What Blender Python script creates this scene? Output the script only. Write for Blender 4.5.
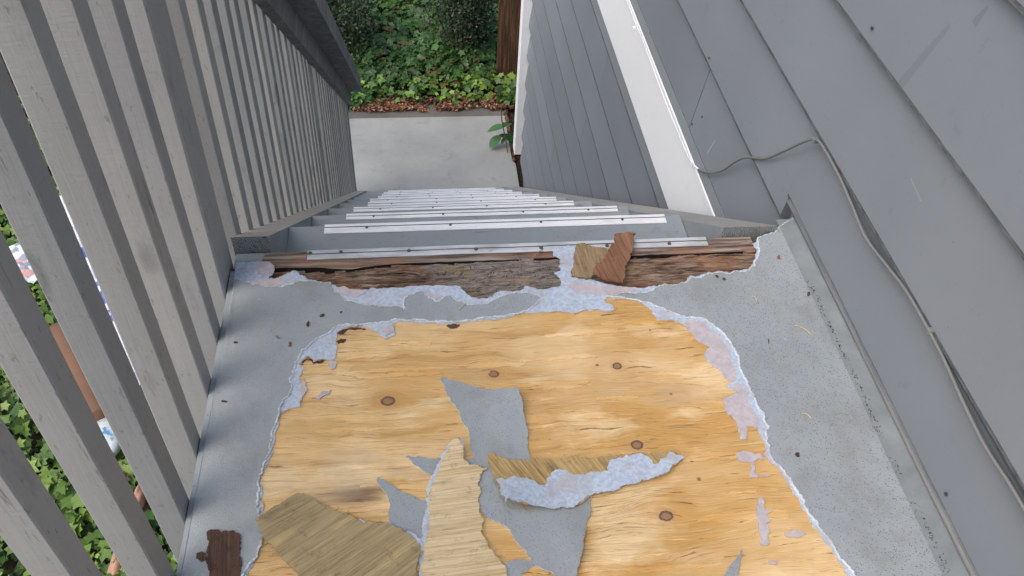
import bpy, bmesh, math, random
import numpy as np
from mathutils import Vector, Matrix, noise
from mathutils.geometry import delaunay_2d_cdt
random.seed(7); rng = np.random.default_rng(7)
scene = bpy.context.scene
for o in list(bpy.data.objects): bpy.data.objects.remove(o)

# ------------------------------------------------------------------ camera, sky, sun, exposure
FPX = 866.3
CAMROT = Matrix.Rotation(math.radians(-8.306), 3, 'Z') @ Matrix.Rotation(math.radians(44.366), 3, 'X') @ Matrix.Rotation(math.radians(3.702), 3, 'Z')
CAMPOS = Vector((0, 0, 1.4))
cam = bpy.data.cameras.new('camera'); camo = bpy.data.objects.new('camera', cam)
scene.collection.objects.link(camo); scene.camera = camo
cam.sensor_width = 36; cam.lens = 36 * FPX / 1024; cam.clip_start = 0.02; cam.clip_end = 1000
camo.matrix_world = Matrix.Translation(CAMPOS) @ CAMROT.to_4x4()
SUN_EL, SUN_AZ = math.radians(51), math.atan2(-0.88, -0.5)      # azimuth measured from +Y towards +X
world = bpy.data.worlds.new('World'); scene.world = world; world.use_nodes = True
wn = world.node_tree.nodes; wl = world.node_tree.links
sky = wn.new('ShaderNodeTexSky'); sky.sky_type = 'NISHITA'; sky.sun_disc = False
sky.sun_elevation = SUN_EL; sky.sun_rotation = SUN_AZ; sky.air_density = 1.0; sky.dust_density = 4.0; sky.ozone_density = 0.6
wl.new(sky.outputs[0], wn['Background'].inputs[0]); wn['Background'].inputs[1].default_value = 0.15
sun = bpy.data.lights.new('sun', 'SUN'); sun.energy = 0.95; sun.angle = math.radians(85); sun.color = (1, .98, .955)
suno = bpy.data.objects.new('sun', sun); scene.collection.objects.link(suno); suno.location = (-4, -4, 9)
sd = Vector((math.cos(SUN_EL) * math.sin(SUN_AZ), math.cos(SUN_EL) * math.cos(SUN_AZ), math.sin(SUN_EL)))
suno.rotation_euler = sd.to_track_quat('Z', 'Y').to_euler()
scene.view_settings.view_transform = 'Standard'; scene.view_settings.look = 'None'
scene.view_settings.exposure = 0.70; scene.view_settings.gamma = 1
scene.render.engine = 'CYCLES'; scene.render.resolution_x = 1024; scene.render.resolution_y = 576

G = -3.75                                                       # walkway level; the landing is z = 0
def on(px, ax, val):                                            # where the ray of a photo pixel meets a plane of the place
    d = CAMROT @ Vector(((px[0] - 512) / FPX, -(px[1] - 288) / FPX, -1))
    return CAMPOS + d * ((val - CAMPOS[ax]) / d[ax])
def floor_pts(pts, z=0.0):
    return [on(p, 2, z).xy.to_tuple() for p in pts]

# ------------------------------------------------------------------ object helpers
COL = scene.collection
def mesh_obj(name, verts, faces, mat, parent=None, smooth=False):
    me = bpy.data.meshes.new(name); me.from_pydata(verts, [], faces); me.validate(); me.update()
    if mat: me.materials.append(mat)
    if smooth: me.polygons.foreach_set('use_smooth', [True] * len(me.polygons))
    return link(name, me, parent)
def link(name, me, parent=None):
    o = bpy.data.objects.new(name, me); COL.objects.link(o)
    if parent: adopt(o, parent)
    return o
def adopt(o, parent):
    o.parent = parent
    loc = Vector(parent.get('_base', (0, 0, 0)))
    o.matrix_parent_inverse = Matrix.Translation(-loc)
def tag(o, label=None, cat=None, group=None, kind=None):
    if label: o['label'] = label
    if cat: o['category'] = cat
    if group: o['group'] = group
    if kind: o['kind'] = kind
    return o
BASES = {}
def thing(name, base, label, cat, group=None):
    e = bpy.data.objects.new(name, None); COL.objects.link(e); e.empty_display_size = .1
    e.location = base; e['_base'] = tuple(base)
    return tag(e, label, cat, group)
def bm_obj(name, bm, mat, parent=None, smooth=False):
    bmesh.ops.recalc_face_normals(bm, faces=bm.faces)
    me = bpy.data.meshes.new(name); bm.to_mesh(me); bm.free()
    if mat: me.materials.append(mat)
    if smooth: me.polygons.foreach_set('use_smooth', [True] * len(me.polygons))
    return link(name, me, parent)
def add_box(bm, x0, x1, y0, y1, z0, z1, bevel=0.0, shear=None):
    r = bmesh.ops.create_cube(bm, size=1)
    for v in r['verts']:
        v.co = Vector((x0 + (v.co.x + .5) * (x1 - x0), y0 + (v.co.y + .5) * (y1 - y0), z0 + (v.co.z + .5) * (z1 - z0)))
    if bevel:
        es = {e for v in r['verts'] for e in v.link_edges}
        bmesh.ops.bevel(bm, geom=list(es), offset=bevel, segments=1, affect='EDGES')
    return r['verts']
def box(name, x0, x1, y0, y1, z0, z1, mat, parent=None, bevel=0.0):
    bm = bmesh.new(); add_box(bm, x0, x1, y0, y1, z0, z1, bevel); return bm_obj(name, bm, mat, parent)
def tube_mesh(pts, r, seg=8, radii=None):
    pts = [Vector(p) for p in pts]; V = []; F = []
    for i, p in enumerate(pts):
        t = (pts[min(i + 1, len(pts) - 1)] - pts[max(i - 1, 0)]).normalized()
        a = t.cross(Vector((0.13, 0.2, 1))).normalized(); b = t.cross(a); rr = radii[i] if radii else r
        for k in range(seg):
            th = 2 * math.pi * k / seg; V.append(p + (a * math.cos(th) + b * math.sin(th)) * rr)
    n = len(pts)
    for i in range(n - 1):
        for k in range(seg):
            F.append((i * seg + k, i * seg + (k + 1) % seg, (i + 1) * seg + (k + 1) % seg, (i + 1) * seg + k))
    F.append(tuple(range(seg - 1, -1, -1))); F.append(tuple((n - 1) * seg + k for k in range(seg)))
    return V, F
def catmull(pts, n=8):
    pts = [Vector(p) for p in pts]; out = []
    P = [pts[0] * 2 - pts[1]] + pts + [pts[-1] * 2 - pts[-2]]
    for i in range(1, len(P) - 2):
        for k in range(n):
            t = k / n; a, b, c, d = P[i - 1:i + 3]
            out.append(.5 * ((2 * b) + (c - a) * t + (2 * a - 5 * b + 4 * c - d) * t * t + (3 * b - a - 3 * c + d) * t ** 3))
    out.append(pts[-1]); return out
def jag(pts, amp, minlen=.006, closed=True, seed=0):
    r = random.Random(seed); out = []; n = len(pts)
    def rec(a, b, am):
        L = math.hypot(b[0] - a[0], b[1] - a[1])
        if L < minlen: return
        k = r.uniform(-1, 1) * min(am, L * .22); t = r.uniform(.35, .65)
        m = (a[0] + (b[0] - a[0]) * t - (b[1] - a[1]) / L * k, a[1] + (b[1] - a[1]) * t + (b[0] - a[0]) / L * k)
        rec(a, m, am * .72); out.append(m); rec(m, b, am * .72)
    for i in range(n if closed else n - 1):
        a, b = pts[i], pts[(i + 1) % n]; out.append(a); rec(a, b, amp if math.hypot(b[0]-a[0], b[1]-a[1]) < .35 else 0)
    if not closed: out.append(pts[-1])
    return out
def inside(p, rings):
    c = False
    for r in rings:
        n = len(r); j = n - 1
        for i in range(n):
            if (r[i][1] > p[1]) != (r[j][1] > p[1]) and p[0] < (r[j][0] - r[i][0]) * (p[1] - r[i][1]) / (r[j][1] - r[i][1]) + r[i][0]: c = not c
            j = i
    return c
def sheet(name, rings, z0, thick, mat, parent=None, grid=0.0, curl=None, side=None):
    """a flat piece with real thickness: outline rings (outer, holes) in metres, optional curl(x, y) -> dz"""
    V2 = []; E = []
    for r in rings:
        s = len(V2); V2 += [Vector(p) for p in r]; E += [(s + i, s + (i + 1) % len(r)) for i in range(len(r))]
    if grid:
        xs = [p[0] for p in rings[0]]; ys = [p[1] for p in rings[0]]
        x = min(xs) + grid / 2
        while x < max(xs):
            y = min(ys) + grid / 2
            while y < max(ys):
                q = (x + random.uniform(-.2, .2) * grid, y + random.uniform(-.2, .2) * grid)
                if inside(q, rings): V2.append(Vector(q))
                y += grid
            x += grid
    vs, es, fs, *_ = delaunay_2d_cdt(V2, E, [], 0, 1e-7)
    fs = [f for f in fs if inside(sum((vs[i] for i in f), Vector((0, 0))) / 3, rings)]
    cz = curl or (lambda x, y: 0)
    n = len(vs); V = [(v.x, v.y, z0 + thick + cz(v.x, v.y)) for v in vs] + [(v.x, v.y, z0 + cz(v.x, v.y)) for v in vs]
    F = []; cnt = {}
    for f in fs:
        a = (vs[f[1]] - vs[f[0]]).cross(vs[f[2]] - vs[f[0]])
        f = list(f) if a > 0 else list(f)[::-1]
        F.append(tuple(f)); F.append(tuple(n + i for i in f[::-1]))
        for i in range(3):
            e = (f[i], f[(i + 1) % 3]); cnt[e] = cnt.get(e, 0) + 1
    m0 = len(F)
    for (a, b) in cnt:
        if (b, a) not in cnt: F.append((b, a, n + a, n + b))
    o = mesh_obj(name, V, F, mat, parent)
    if side:
        o.data.materials.append(side)
        for i in range(m0, len(o.data.polygons)): o.data.polygons[i].material_index = 1
    return o

# ------------------------------------------------------------------ material helpers
class NT:
    def __init__(s, name):
        s.m = bpy.data.materials.new(name); s.m.use_nodes = True; s.t = s.m.node_tree; s.n = s.t.nodes
        s.b = s.n['Principled BSDF']; s.pos = s.n.new('ShaderNodeNewGeometry').outputs['Position']
    def _in(s, sock, v):
        if v is None: return
        if hasattr(v, 'is_output'): s.t.links.new(v, sock)
        else:
            if isinstance(v, (tuple, list)) and len(v) == 3 and sock.type == 'RGBA': v = (*v, 1)
            sock.default_value = v
    def map(s, scale, v=None, off=(0, 0, 0), rot=(0, 0, 0)):
        k = s.n.new('ShaderNodeMapping'); s._in(k.inputs[0], v or s.pos); k.inputs['Scale'].default_value = scale; k.inputs['Location'].default_value = off; k.inputs['Rotation'].default_value = rot
        return k.outputs[0]
    def noise(s, scale, v=None, detail=4, rough=.55, dist=0.0, out=0):
        k = s.n.new('ShaderNodeTexNoise'); s._in(k.inputs['Vector'], v or s.pos); k.inputs['Scale'].default_value = scale
        k.inputs['Detail'].default_value = detail; k.inputs['Roughness'].default_value = rough; k.inputs['Distortion'].default_value = dist
        return k.outputs[out]
    def vor(s, scale, v=None, out='Distance', rnd=1.0):
        k = s.n.new('ShaderNodeTexVoronoi'); s._in(k.inputs['Vector'], v or s.pos); k.inputs['Scale'].default_value = scale; k.inputs['Randomness'].default_value = rnd
        return k.outputs[out]
    def wave(s, scale, v=None, dist=5, detail=3, dscale=1.0, direction='Y'):
        k = s.n.new('ShaderNodeTexWave'); s._in(k.inputs['Vector'], v or s.pos); k.bands_direction = direction; k.inputs['Scale'].default_value = scale
        k.inputs['Distortion'].default_value = dist; k.inputs['Detail'].default_value = detail; k.inputs['Detail Scale'].default_value = dscale
        return k.outputs['Fac']
    def ramp(s, fac, stops, interp='LINEAR'):
        k = s.n.new('ShaderNodeValToRGB'); s._in(k.inputs[0], fac); cr = k.color_ramp; cr.interpolation = interp
        while len(cr.elements) < len(stops): cr.elements.new(.5)
        for e, (p, c) in zip(cr.elements, stops):
            e.position = p; e.color = (*c, 1) if isinstance(c, tuple) else (c, c, c, 1)
        return k.outputs[0]
    def mix(s, fac, a, b, mode='MIX'):
        k = s.n.new('ShaderNodeMix'); k.data_type = 'RGBA'; k.blend_type = mode
        s._in(k.inputs[0], fac); s._in(k.inputs[6], a); s._in(k.inputs[7], b); return k.outputs[2]
    def math(s, op, a, b=None, c=None, clamp=False):
        k = s.n.new('ShaderNodeMath'); k.operation = op; k.use_clamp = clamp; s._in(k.inputs[0], a); s._in(k.inputs[1], b)
        if c is not None: s._in(k.inputs[2], c)
        return k.outputs[0]
    def vmath(s, op, a, b=None):
        k = s.n.new('ShaderNodeVectorMath'); k.operation = op; s._in(k.inputs[0], a); s._in(k.inputs[1], b)
        return k.outputs['Value'] if op in ('LENGTH', 'DOT_PRODUCT', 'DISTANCE') else k.outputs[0]
    def sep(s, v=None):
        k = s.n.new('ShaderNodeSeparateXYZ'); s._in(k.inputs[0], v or s.pos); return k.outputs
    def comb(s, x, y, z):
        k = s.n.new('ShaderNodeCombineXYZ'); s._in(k.inputs[0], x); s._in(k.inputs[1], y); s._in(k.inputs[2], z); return k.outputs[0]
    def bump(s, h, dist=.002, strength=.6, normal=None):
        k = s.n.new('ShaderNodeBump'); k.inputs['Strength'].default_value = strength; k.inputs['Distance'].default_value = dist
        s._in(k.inputs['Height'], h); s._in(k.inputs['Normal'], normal) if normal else None; return k.outputs[0]
    def attr(s, name):
        k = s.n.new('ShaderNodeAttribute'); k.attribute_name = name; return k.outputs
    def done(s, col, rough=.7, bump=None, metal=0.0, spec=.3):
        s._in(s.b.inputs['Base Color'], col); s._in(s.b.inputs['Roughness'], rough); s._in(s.b.inputs['Metallic'], metal)
        s._in(s.b.inputs['Specular IOR Level'], spec)
        if bump is not None: s._in(s.b.inputs['Normal'], bump)
        return s.m

n = NT('drip edge wear and lap shade'); g = n.noise(1, n.map((30, 14, 60)), detail=7, rough=.75)
M_drip = n.done(n.mix(n.ramp(g, [(.38, 0.0), (.6, 1.0)]), (.075, .078, .08), (.17, .185, .20)), .8, n.bump(g, .004, .6), spec=.15)  # worn lower board edge, darkened further to paint in the lap shadow line
def painted_siding(name, base, grain=1.0):
    n = NT(name)
    big = n.noise(1.7, detail=5); streak = n.noise(1, n.map((60, 5, 5)), detail=4); fine = n.noise(420, detail=3)
    c = n.mix(n.ramp(big, [(.3, 0.0), (.7, 1.0)]), tuple(b * .93 for b in base), tuple(b * 1.06 for b in base))
    spot = n.ramp(n.noise(26, detail=6, rough=.7), [(.62, 0.0), (.7, .35)])
    c = n.mix(spot, c, tuple(b * .72 for b in base))
    scuff = n.ramp(n.noise(1, n.map((40, 6, 30), off=(3, 1, 2)), detail=8, rough=.8), [(.66, 0.0), (.69, .3)])
    c = n.mix(scuff, c, tuple(min(.8, b * 1.5) for b in base))
    speck = n.ramp(n.vor(38), [(.03, 1.0), (.05, 0.0)]); gate = n.ramp(n.noise(5), [(.55, 0.0), (.6, .8)])
    c = n.mix(n.math('MULTIPLY', speck, gate), c, (.05, .05, .05))
    oi = n.n.new('ShaderNodeObjectInfo').outputs['Random']
    c = n.mix(1.0, c, n.ramp(oi, [(0.0, .93), (1.0, 1.06)]), 'MULTIPLY')
    def streak_mark(pa, pb, w0, w1, col, amt, c):              # a drip stain or scratch with a shape of its own
        a, b = on(pa, 0, .935), on(pb, 0, .935); sy = n.sep(); L = math.hypot(b.y - a.y, b.z - a.z); ty, tz = (b.y - a.y) / L, (b.z - a.z) / L
        dy, dz = n.math('SUBTRACT', sy[1], a.y), n.math('SUBTRACT', sy[2], a.z)
        u = n.math('DIVIDE', n.math('ADD', n.math('MULTIPLY', dy, ty), n.math('MULTIPLY', dz, tz)), L)
        v = n.math('ABSOLUTE', n.math('ADD', n.math('SUBTRACT', n.math('MULTIPLY', dz, ty), n.math('MULTIPLY', dy, tz)), n.math('MULTIPLY', n.math('SUBTRACT', n.noise(30), .5), w0 * .8)))
        w = n.math('ADD', w0, n.math('MULTIPLY', u, w1 - w0))
        m = n.math('MULTIPLY', n.math('LESS_THAN', v, w), n.math('MULTIPLY', n.math('GREATER_THAN', u, 0), n.math('LESS_THAN', u, 1)))
        return n.mix(n.math('MULTIPLY', m, amt), c, col)
    dk = tuple(b * .72 for b in base)
    c = streak_mark((977, 6), (965, 24), .003, .009, dk, .6, c); c = streak_mark((943, 25), (898, 90), .006, .012, dk, .5, c)
    c = streak_mark((905, 178), (916, 202), .0012, .0016, (.42, .45, .48), .3, c); c = streak_mark((713, 140), (707, 153), .0015, .003, (.5, .52, .54), .5, c)
    c = streak_mark((846, 36), (852, 42), .002, .005, dk, .5, c)
    h = n.math('ADD', n.math('MULTIPLY', fine, .35 * grain), n.math('MULTIPLY', streak, .9 * grain))
    return n.done(c, n.ramp(big, [(.2, .5), (.8, .68)]), n.bump(h, .0016, .45), spec=.35)
M_siding = painted_siding('siding paint', (.196, .220, .246))

def painted_lumber(name, base, worn, wear=.0, grain_axis='Z'):
    n = NT(name); sc = {'Z': (55, 55, 3.2), 'Y': (60, 3, 60), 'X': (3, 60, 60)}[grain_axis]
    v = n.map(sc); g = n.noise(1, v, detail=7, rough=.62, dist=.5)
    saw = n.noise(1, n.map((25, 25, 130), rot=(.35, .25, 0)), detail=3, dist=.6)
    oi = n.n.new('ShaderNodeObjectInfo').outputs['Random']
    big = n.noise(2.3, detail=4)
    c = n.mix(n.ramp(big, [(.3, 0.0), (.72, 1.0)]), tuple(b * .9 for b in base), tuple(b * 1.08 for b in base))
    crack = n.ramp(n.noise(1, n.map(tuple(k * .9 for k in sc), off=(7, 3, 1)), detail=8, rough=.75), [(.345, 1.0), (.38, 0.0)])
    c = n.mix(n.math('MULTIPLY', crack, .5), c, (.035, .034, .033))
    tick = n.ramp(n.noise(1, n.map((150, 150, 45), rot=(.5, .3, 0)), detail=3), [(.65, 0.0), (.69, .5)])
    c = n.mix(tick, c, tuple(b * .45 for b in base))
    kn = n.vor(3.1, n.map((1.6, 1.0, .75))); knot = n.ramp(kn, [(.04, .8), (.07, .25), (.10, .6), (.14, 0.0)])
    c = n.mix(knot, c, tuple(b * .5 for b in base))
    c = n.mix(1.0, c, n.ramp(oi, [(0.0, (.86, .88, .9)), (.5, (1, 1, 1)), (1.0, (1.1, 1.08, 1.04))]), 'MULTIPLY')
    stain = n.ramp(n.noise(1, n.map((14, 14, 6), off=(2, 2, 2)), detail=6, rough=.7), [(.58, 0.0), (.7, .6)]); c = n.mix(stain, c, tuple(b * .62 for b in base))
    if wear:
        w = n.ramp(n.noise(1, n.map(tuple(k * .4 for k in sc)), detail=7, rough=.7), [(.5 - wear * .2, 0.0), (.6 + .1 * (1 - wear), 1.0)])
        c = n.mix(w, c, worn)
    h = n.math('ADD', n.math('MULTIPLY', g, 1.0), n.math('MULTIPLY', saw, .5))
    return n.done(c, .78, n.bump(h, .0035, .4), spec=.2)
M_baluster = painted_lumber('railing paint', (.342, .348, .346), (.3, .28, .25))
M_rail = painted_lumber('handrail paint', (.14, .152, .162), (.25, .24, .23), .25, 'Y')
M_stringer = painted_lumber('stringer paint', (.29, .325, .34), (.3, .28, .25), .0, 'Y')
n = NT('painted end grain'); g = n.noise(95, detail=8, rough=.75); w = n.wave(60, n.map((1, 1, 1), rot=(0, .5, 0)), dist=4, detail=3, direction='X')
c = n.mix(n.ramp(g, [(.36, .85), (.44, 0.0)]), (.40, .43, .43), (.13, .135, .13)); c = n.mix(n.ramp(w, [(.0, .2), (.3, 0.0)]), c, (.28, .3, .3))
M_endgrain = n.done(c, .85, n.bump(n.math('ADD', g, w), .006, .8), spec=.15)
M_tread = painted_lumber('tread paint', (.29, .325, .34), (.3, .28, .25), .0, 'X')
M_stringer_top = painted_lumber('worn sky-lit stringer top', (.36, .36, .345), (.42, .375, .32), .4, 'Y')  # tan wear, with a lighter base that paints in skyward light

def coating():
    n = NT('walking coat'); p = n.pos
    big = n.noise(3.2, detail=6, rough=.6)
    c = n.mix(n.ramp(big, [(.3, 0.0), (.7, 1.0)]), (.285, .318, .335), (.355, .388, .408))
    x = n.sep()[0]
    grit_gate = n.ramp(n.math('ADD', n.math('MULTIPLY', x, .55), n.noise(2.1)), [(.3, .22), (.9, .9)])
    sp = n.ramp(n.vor(300), [(.22, 1.0), (.42, 0.0)]); pick = n.ramp(n.vor(300, out='Color'), [(.58, 0.0), (.66, 1.0)])
    c = n.mix(n.math('MULTIPLY', n.math('MULTIPLY', sp, pick), grit_gate), c, (.10, .10, .105))
    sp2 = n.ramp(n.vor(560), [(.15, 1.0), (.3, 0.0)]); c = n.mix(n.math('MULTIPLY', sp2, n.math('MULTIPLY', grit_gate, .35)), c, (.5, .53, .53))
    dirt = n.ramp(n.noise(5.5, n.map((1, 1, 1), off=(4, 2, 0)), detail=7, rough=.68), [(.50, 0.0), (.72, .65)])
    c = n.mix(dirt, c, (.22, .215, .19))
    scr = n.ramp(n.noise(1, n.map((30, 9, 1), rot=(0, 0, .5)), detail=7, rough=.75), [(.64, 0.0), (.7, .35)]); c = n.mix(scr, c, (.46, .49, .50))
    chip = n.ramp(n.noise(60, detail=3), [(.72, 0.0), (.76, .5)]); c = n.mix(chip, c, (.5, .53, .54))
    h = n.math('ADD', n.noise(700, detail=2), n.math('MULTIPLY', n.noise(40, detail=5), 1.6))
    return n.done(c, n.ramp(big, [(.3, .5), (.7, .7)]), n.bump(h, .0022, .55), spec=.35)
M_coat = coating()
n = NT('cove coat'); g = n.noise(9, detail=6, rough=.65); M_cove = n.done(n.mix(n.ramp(g, [(.35, 0.0), (.65, 1.0)]), (.185, .208, .214), (.26, .288, .296)), .6, n.bump(n.noise(300), .001, .4))
def backing(name, a, b, sc=140):
    n = NT(name); f = n.noise(sc, detail=6, rough=.7); g = n.noise(22, detail=4)
    c = n.mix(n.ramp(f, [(.38, 0.0), (.6, 1.0)]), a, b)
    c = n.mix(n.ramp(g, [(.5, 0.0), (.64, .65)]), c, (.43, .405, .42)); c = n.mix(n.ramp(n.noise(240, detail=5, rough=.8), [(.62, 0.0), (.7, .4)]), c, (.36, .40, .42))
    return n.done(c, .85, n.bump(f, .003, .7), spec=.15)
M_blue = backing('torn backing foam', (.37, .44, .55), (.53, .60, .69), 130)
M_rim = backing('chalky torn rim', (.50, .56, .62), (.67, .715, .755), 90)
M_pink = backing('pink adhesive residue', (.44, .395, .43), (.55, .49, .505), 60)

KNOTS = [((494, 374), .010), ((388, 401), .0125), ((617, 366), .010), ((637, 445), .0115), ((666, 516), .0115), ((372, 355), .003), ((692, 461), .004), ((699, 479), .005), ((671, 394), .004), ((597, 365), .004), ((650, 330), .003)]
def plywood(name, tint=1.0, knots=True):
    n = NT(name); s = n.sep(); x, y = s[0], s[1]
    if knots:
        dark = None; ring = None; yd = y
        for ki, (p, r) in enumerate(KNOTS):
            k = on(p, 2, 0); dx = n.math('MULTIPLY', n.math('SUBTRACT', x, k.x), (.85, .8, .95, .88, .8)[ki % 5]); dy = n.math('SUBTRACT', y, k.y)
            d = n.math('SQRT', n.math('ADD', n.math('MULTIPLY', dx, dx), n.math('MULTIPLY', dy, dy)))
            w = n.math('ADD', n.math('DIVIDE', d, r), n.math('MULTIPLY', n.math('SUBTRACT', n.noise(150, detail=4), .5), (.5, .3, .6, .4, .5)[ki % 5]))
            if r > .008:
                e = n.math('POWER', 2.718, n.math('MULTIPLY', n.math('MULTIPLY', d, d), -1 / (3.4 * r) ** 2))
                yd = n.math('SUBTRACT', yd, n.math('MULTIPLY', n.math('MULTIPLY', dy, e), .62))
                q = n.ramp(w, [(0.0, (.62, .5, .66, .55, .6)[ki % 5]), (.5, .55), (.72, .95), (.88, .9), (1.0, 0.0)])
                q2 = n.ramp(n.math('MULTIPLY', w, .3), [(.3, .5), (.62, .0)])
                ring = q2 if ring is None else n.math('MAXIMUM', ring, q2)
            else: q = n.ramp(w, [(.5, .8), (1.0, 0.0)])
            dark = q if dark is None else n.math('MAXIMUM', dark, q)
    else: yd = y
    v = n.comb(x, yd, 0)
    wv = n.math('ADD', n.math('MULTIPLY', n.math('SUBTRACT', n.noise(1, n.map((2.2, 6, 1), v, off=(9, 0, 0)), detail=3), .5), .085), n.math('MULTIPLY', n.math('SUBTRACT', n.noise(1, n.map((9, 22, 1), v, off=(3, 0, 0)), detail=3), .5), .016))
    v = n.comb(x, n.math('ADD', yd, wv), 0)
    cath = n.wave(1.7, n.map((.4, 3.0, 1), v), dist=5.5, detail=3.5, dscale=2.6)
    g1 = n.noise(1, n.map((3.2, 62, 1), v), detail=6, rough=.6, dist=.35)
    g2 = n.noise(1, n.map((9, 420, 1), v), detail=4, rough=.7)
    big = n.noise(1, n.map((2.2, 5, 1), v), detail=4)
    c = n.mix(n.ramp(cath, [(.0, 0.0), (.07, .6), (.5, .85), (1.0, 1.0)]), (.45, .265, .095), (.66, .455, .215))
    c = n.mix(n.ramp(n.math('ADD', n.math('MULTIPLY', x, .8), n.noise(1.6, v, detail=4)), [(.38, 0.0), (.8, .9)]), c, (.49, .275, .082))
    blot = n.noise(1, n.map((4.2, 8.5, 1), v, off=(1, 8, 0)), detail=5, rough=.55)
    c = n.mix(n.ramp(blot, [(.36, .75), (.47, 0.0)]), c, (.53, .325, .115)); c = n.mix(n.ramp(blot, [(.52, 0.0), (.63, .8)]), c, (.73, .565, .33))
    c = n.mix(n.ramp(g1, [(.40, .32), (.49, .0)]), c, (.43, .25, .095))
    c = n.mix(n.ramp(g2, [(.41, .55), (.45, 0.0)]), c, (.40, .24, .10))
    fib = n.math('MULTIPLY', n.ramp(n.noise(1, n.map((11, 300, 1), v, off=(7, 2, 0)), detail=4, rough=.7), [(.39, 1.0), (.42, 0.0)]), n.ramp(n.noise(5, v, detail=3), [(.48, 0.0), (.56, .9)])); c = n.mix(fib, c, (.27, .155, .07))
    c = n.mix(n.ramp(n.noise(1, n.map((6, 260, 1), v, off=(5, 1, 0)), detail=5, rough=.7), [(.58, 0.0), (.68, .7)]), c, (.76, .58, .34))
    c = n.mix(n.ramp(big, [(.48, 0.0), (.68, .65)]), c, (.73, .555, .325))
    c = n.mix(n.ramp(n.noise(1, n.map((3.5, 7, 1), v, off=(2, 5, 0)), detail=5), [(.56, 0.0), (.72, .55)]), c, (.46, .25, .085))
    crack = n.ramp(n.noise(1, n.map((8, 170, 1), v, off=(1, 3, 0)), detail=6, rough=.72), [(.345, .9), (.375, 0.0)]); c = n.mix(crack, c, (.16, .085, .04))
    if knots:
        c = n.mix(ring, c, (.44, .255, .10)); c = n.mix(dark, c, (.10, .058, .05))
        k = on((373, 371), 2, 0); dx = n.math('MULTIPLY', n.math('SUBTRACT', x, k.x), .5); dy = n.math('SUBTRACT', y, k.y)
        d = n.math('SQRT', n.math('ADD', n.math('MULTIPLY', dx, dx), n.math('MULTIPLY', dy, dy)))
        c = n.mix(n.ramp(n.math('DIVIDE', d, .028), [(.75, .45), (.85, .8), (.95, .0)]), c, (.52, .32, .13))
        st = n.math('SUBTRACT', x, on((360, 495), 2, 0).x); dy = n.math('SUBTRACT', y, on((360, 495), 2, 0).y)
        d = n.math('SQRT', n.math('ADD', n.math('MULTIPLY', st, n.math('MULTIPLY', st, .12)), n.math('MULTIPLY', dy, dy)))
        c = n.mix(n.math('MULTIPLY', n.ramp(n.math('ADD', d, n.math('MULTIPLY', n.math('SUBTRACT', g1, .5), .03)), [(.008, 1.0), (.026, 0.0)]), .8), c, (.12, .065, .035))
    gs = n.ramp(n.noise(4.2, n.map((1, 1.6, 1), v, off=(6, 3, 0)), detail=6, rough=.6), [(.57, 0.0), (.7, .42)]); c = n.mix(gs, c, (.40, .33, .25))
    glue = n.ramp(n.noise(1, n.map((26, 110, 1), v, off=(4, 4, 0)), detail=6, rough=.7), [(.64, 0.0), (.69, .5)]); c = n.mix(glue, c, (.60, .50, .46))
    c = n.mix(1.0, c, (1.16, 1.16, 1.15), 'MULTIPLY')
    if tint != 1.0: c = n.mix(1.0, c, (tint, tint, tint), 'MULTIPLY')
    h = n.math('ADD', n.math('MULTIPLY', g2, .8), n.math('ADD', g1, n.math('MULTIPLY', crack, -1.5)))
    return n.done(c, .66, n.bump(h, .0035, .6), spec=.25)
M_ply = plywood('plywood face')
def veneer(name, a, b, dark, ang):
    n = NT(name); v = n.map((1, 1, 1), rot=(0, 0, ang))
    g = n.noise(1, n.map((8, 190, 60), v), detail=6, rough=.68, dist=.3); g3 = n.noise(1, n.map((5, 45, 20), v), detail=4)
    c = n.mix(n.ramp(g, [(.34, 0.0), (.62, 1.0)]), a, b); c = n.mix(n.ramp(g3, [(.55, 0.0), (.66, .75)]), c, dark)
    c = n.mix(n.ramp(n.noise(1, n.map((20, 420, 100), v), detail=5, rough=.75), [(.33, .7), (.42, 0.0)]), c, tuple(k * .45 for k in a))
    c = n.mix(n.ramp(n.noise(38, detail=6, rough=.75), [(.56, 0.0), (.66, .55)]), c, tuple(k * .6 for k in a))
    return n.done(c, .8, n.bump(g, .004, .7), spec=.15)
M_olive = veneer('weathered veneer underside', (.27, .205, .11), (.44, .345, .19), (.55, .41, .2), math.radians(-35))
M_palev = veneer('pale veneer underside', (.50, .37, .19), (.72, .59, .38), (.42, .33, .2), math.radians(-4))
M_flapv = veneer('splintered veneer edge', (.30, .20, .085), (.55, .39, .18), (.22, .15, .07), math.radians(62))
M_darkchip = veneer('dark wood chip', (.055, .032, .024), (.115, .07, .05), (.16, .11, .08), math.radians(85))
M_redchip = veneer('red brown chip', (.15, .07, .04), (.27, .14, .085), (.33, .19, .12), math.radians(80))
M_tanchip = veneer('tan rotten chip', (.20, .135, .075), (.36, .27, .16), (.16, .12, .1), math.radians(84))

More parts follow.
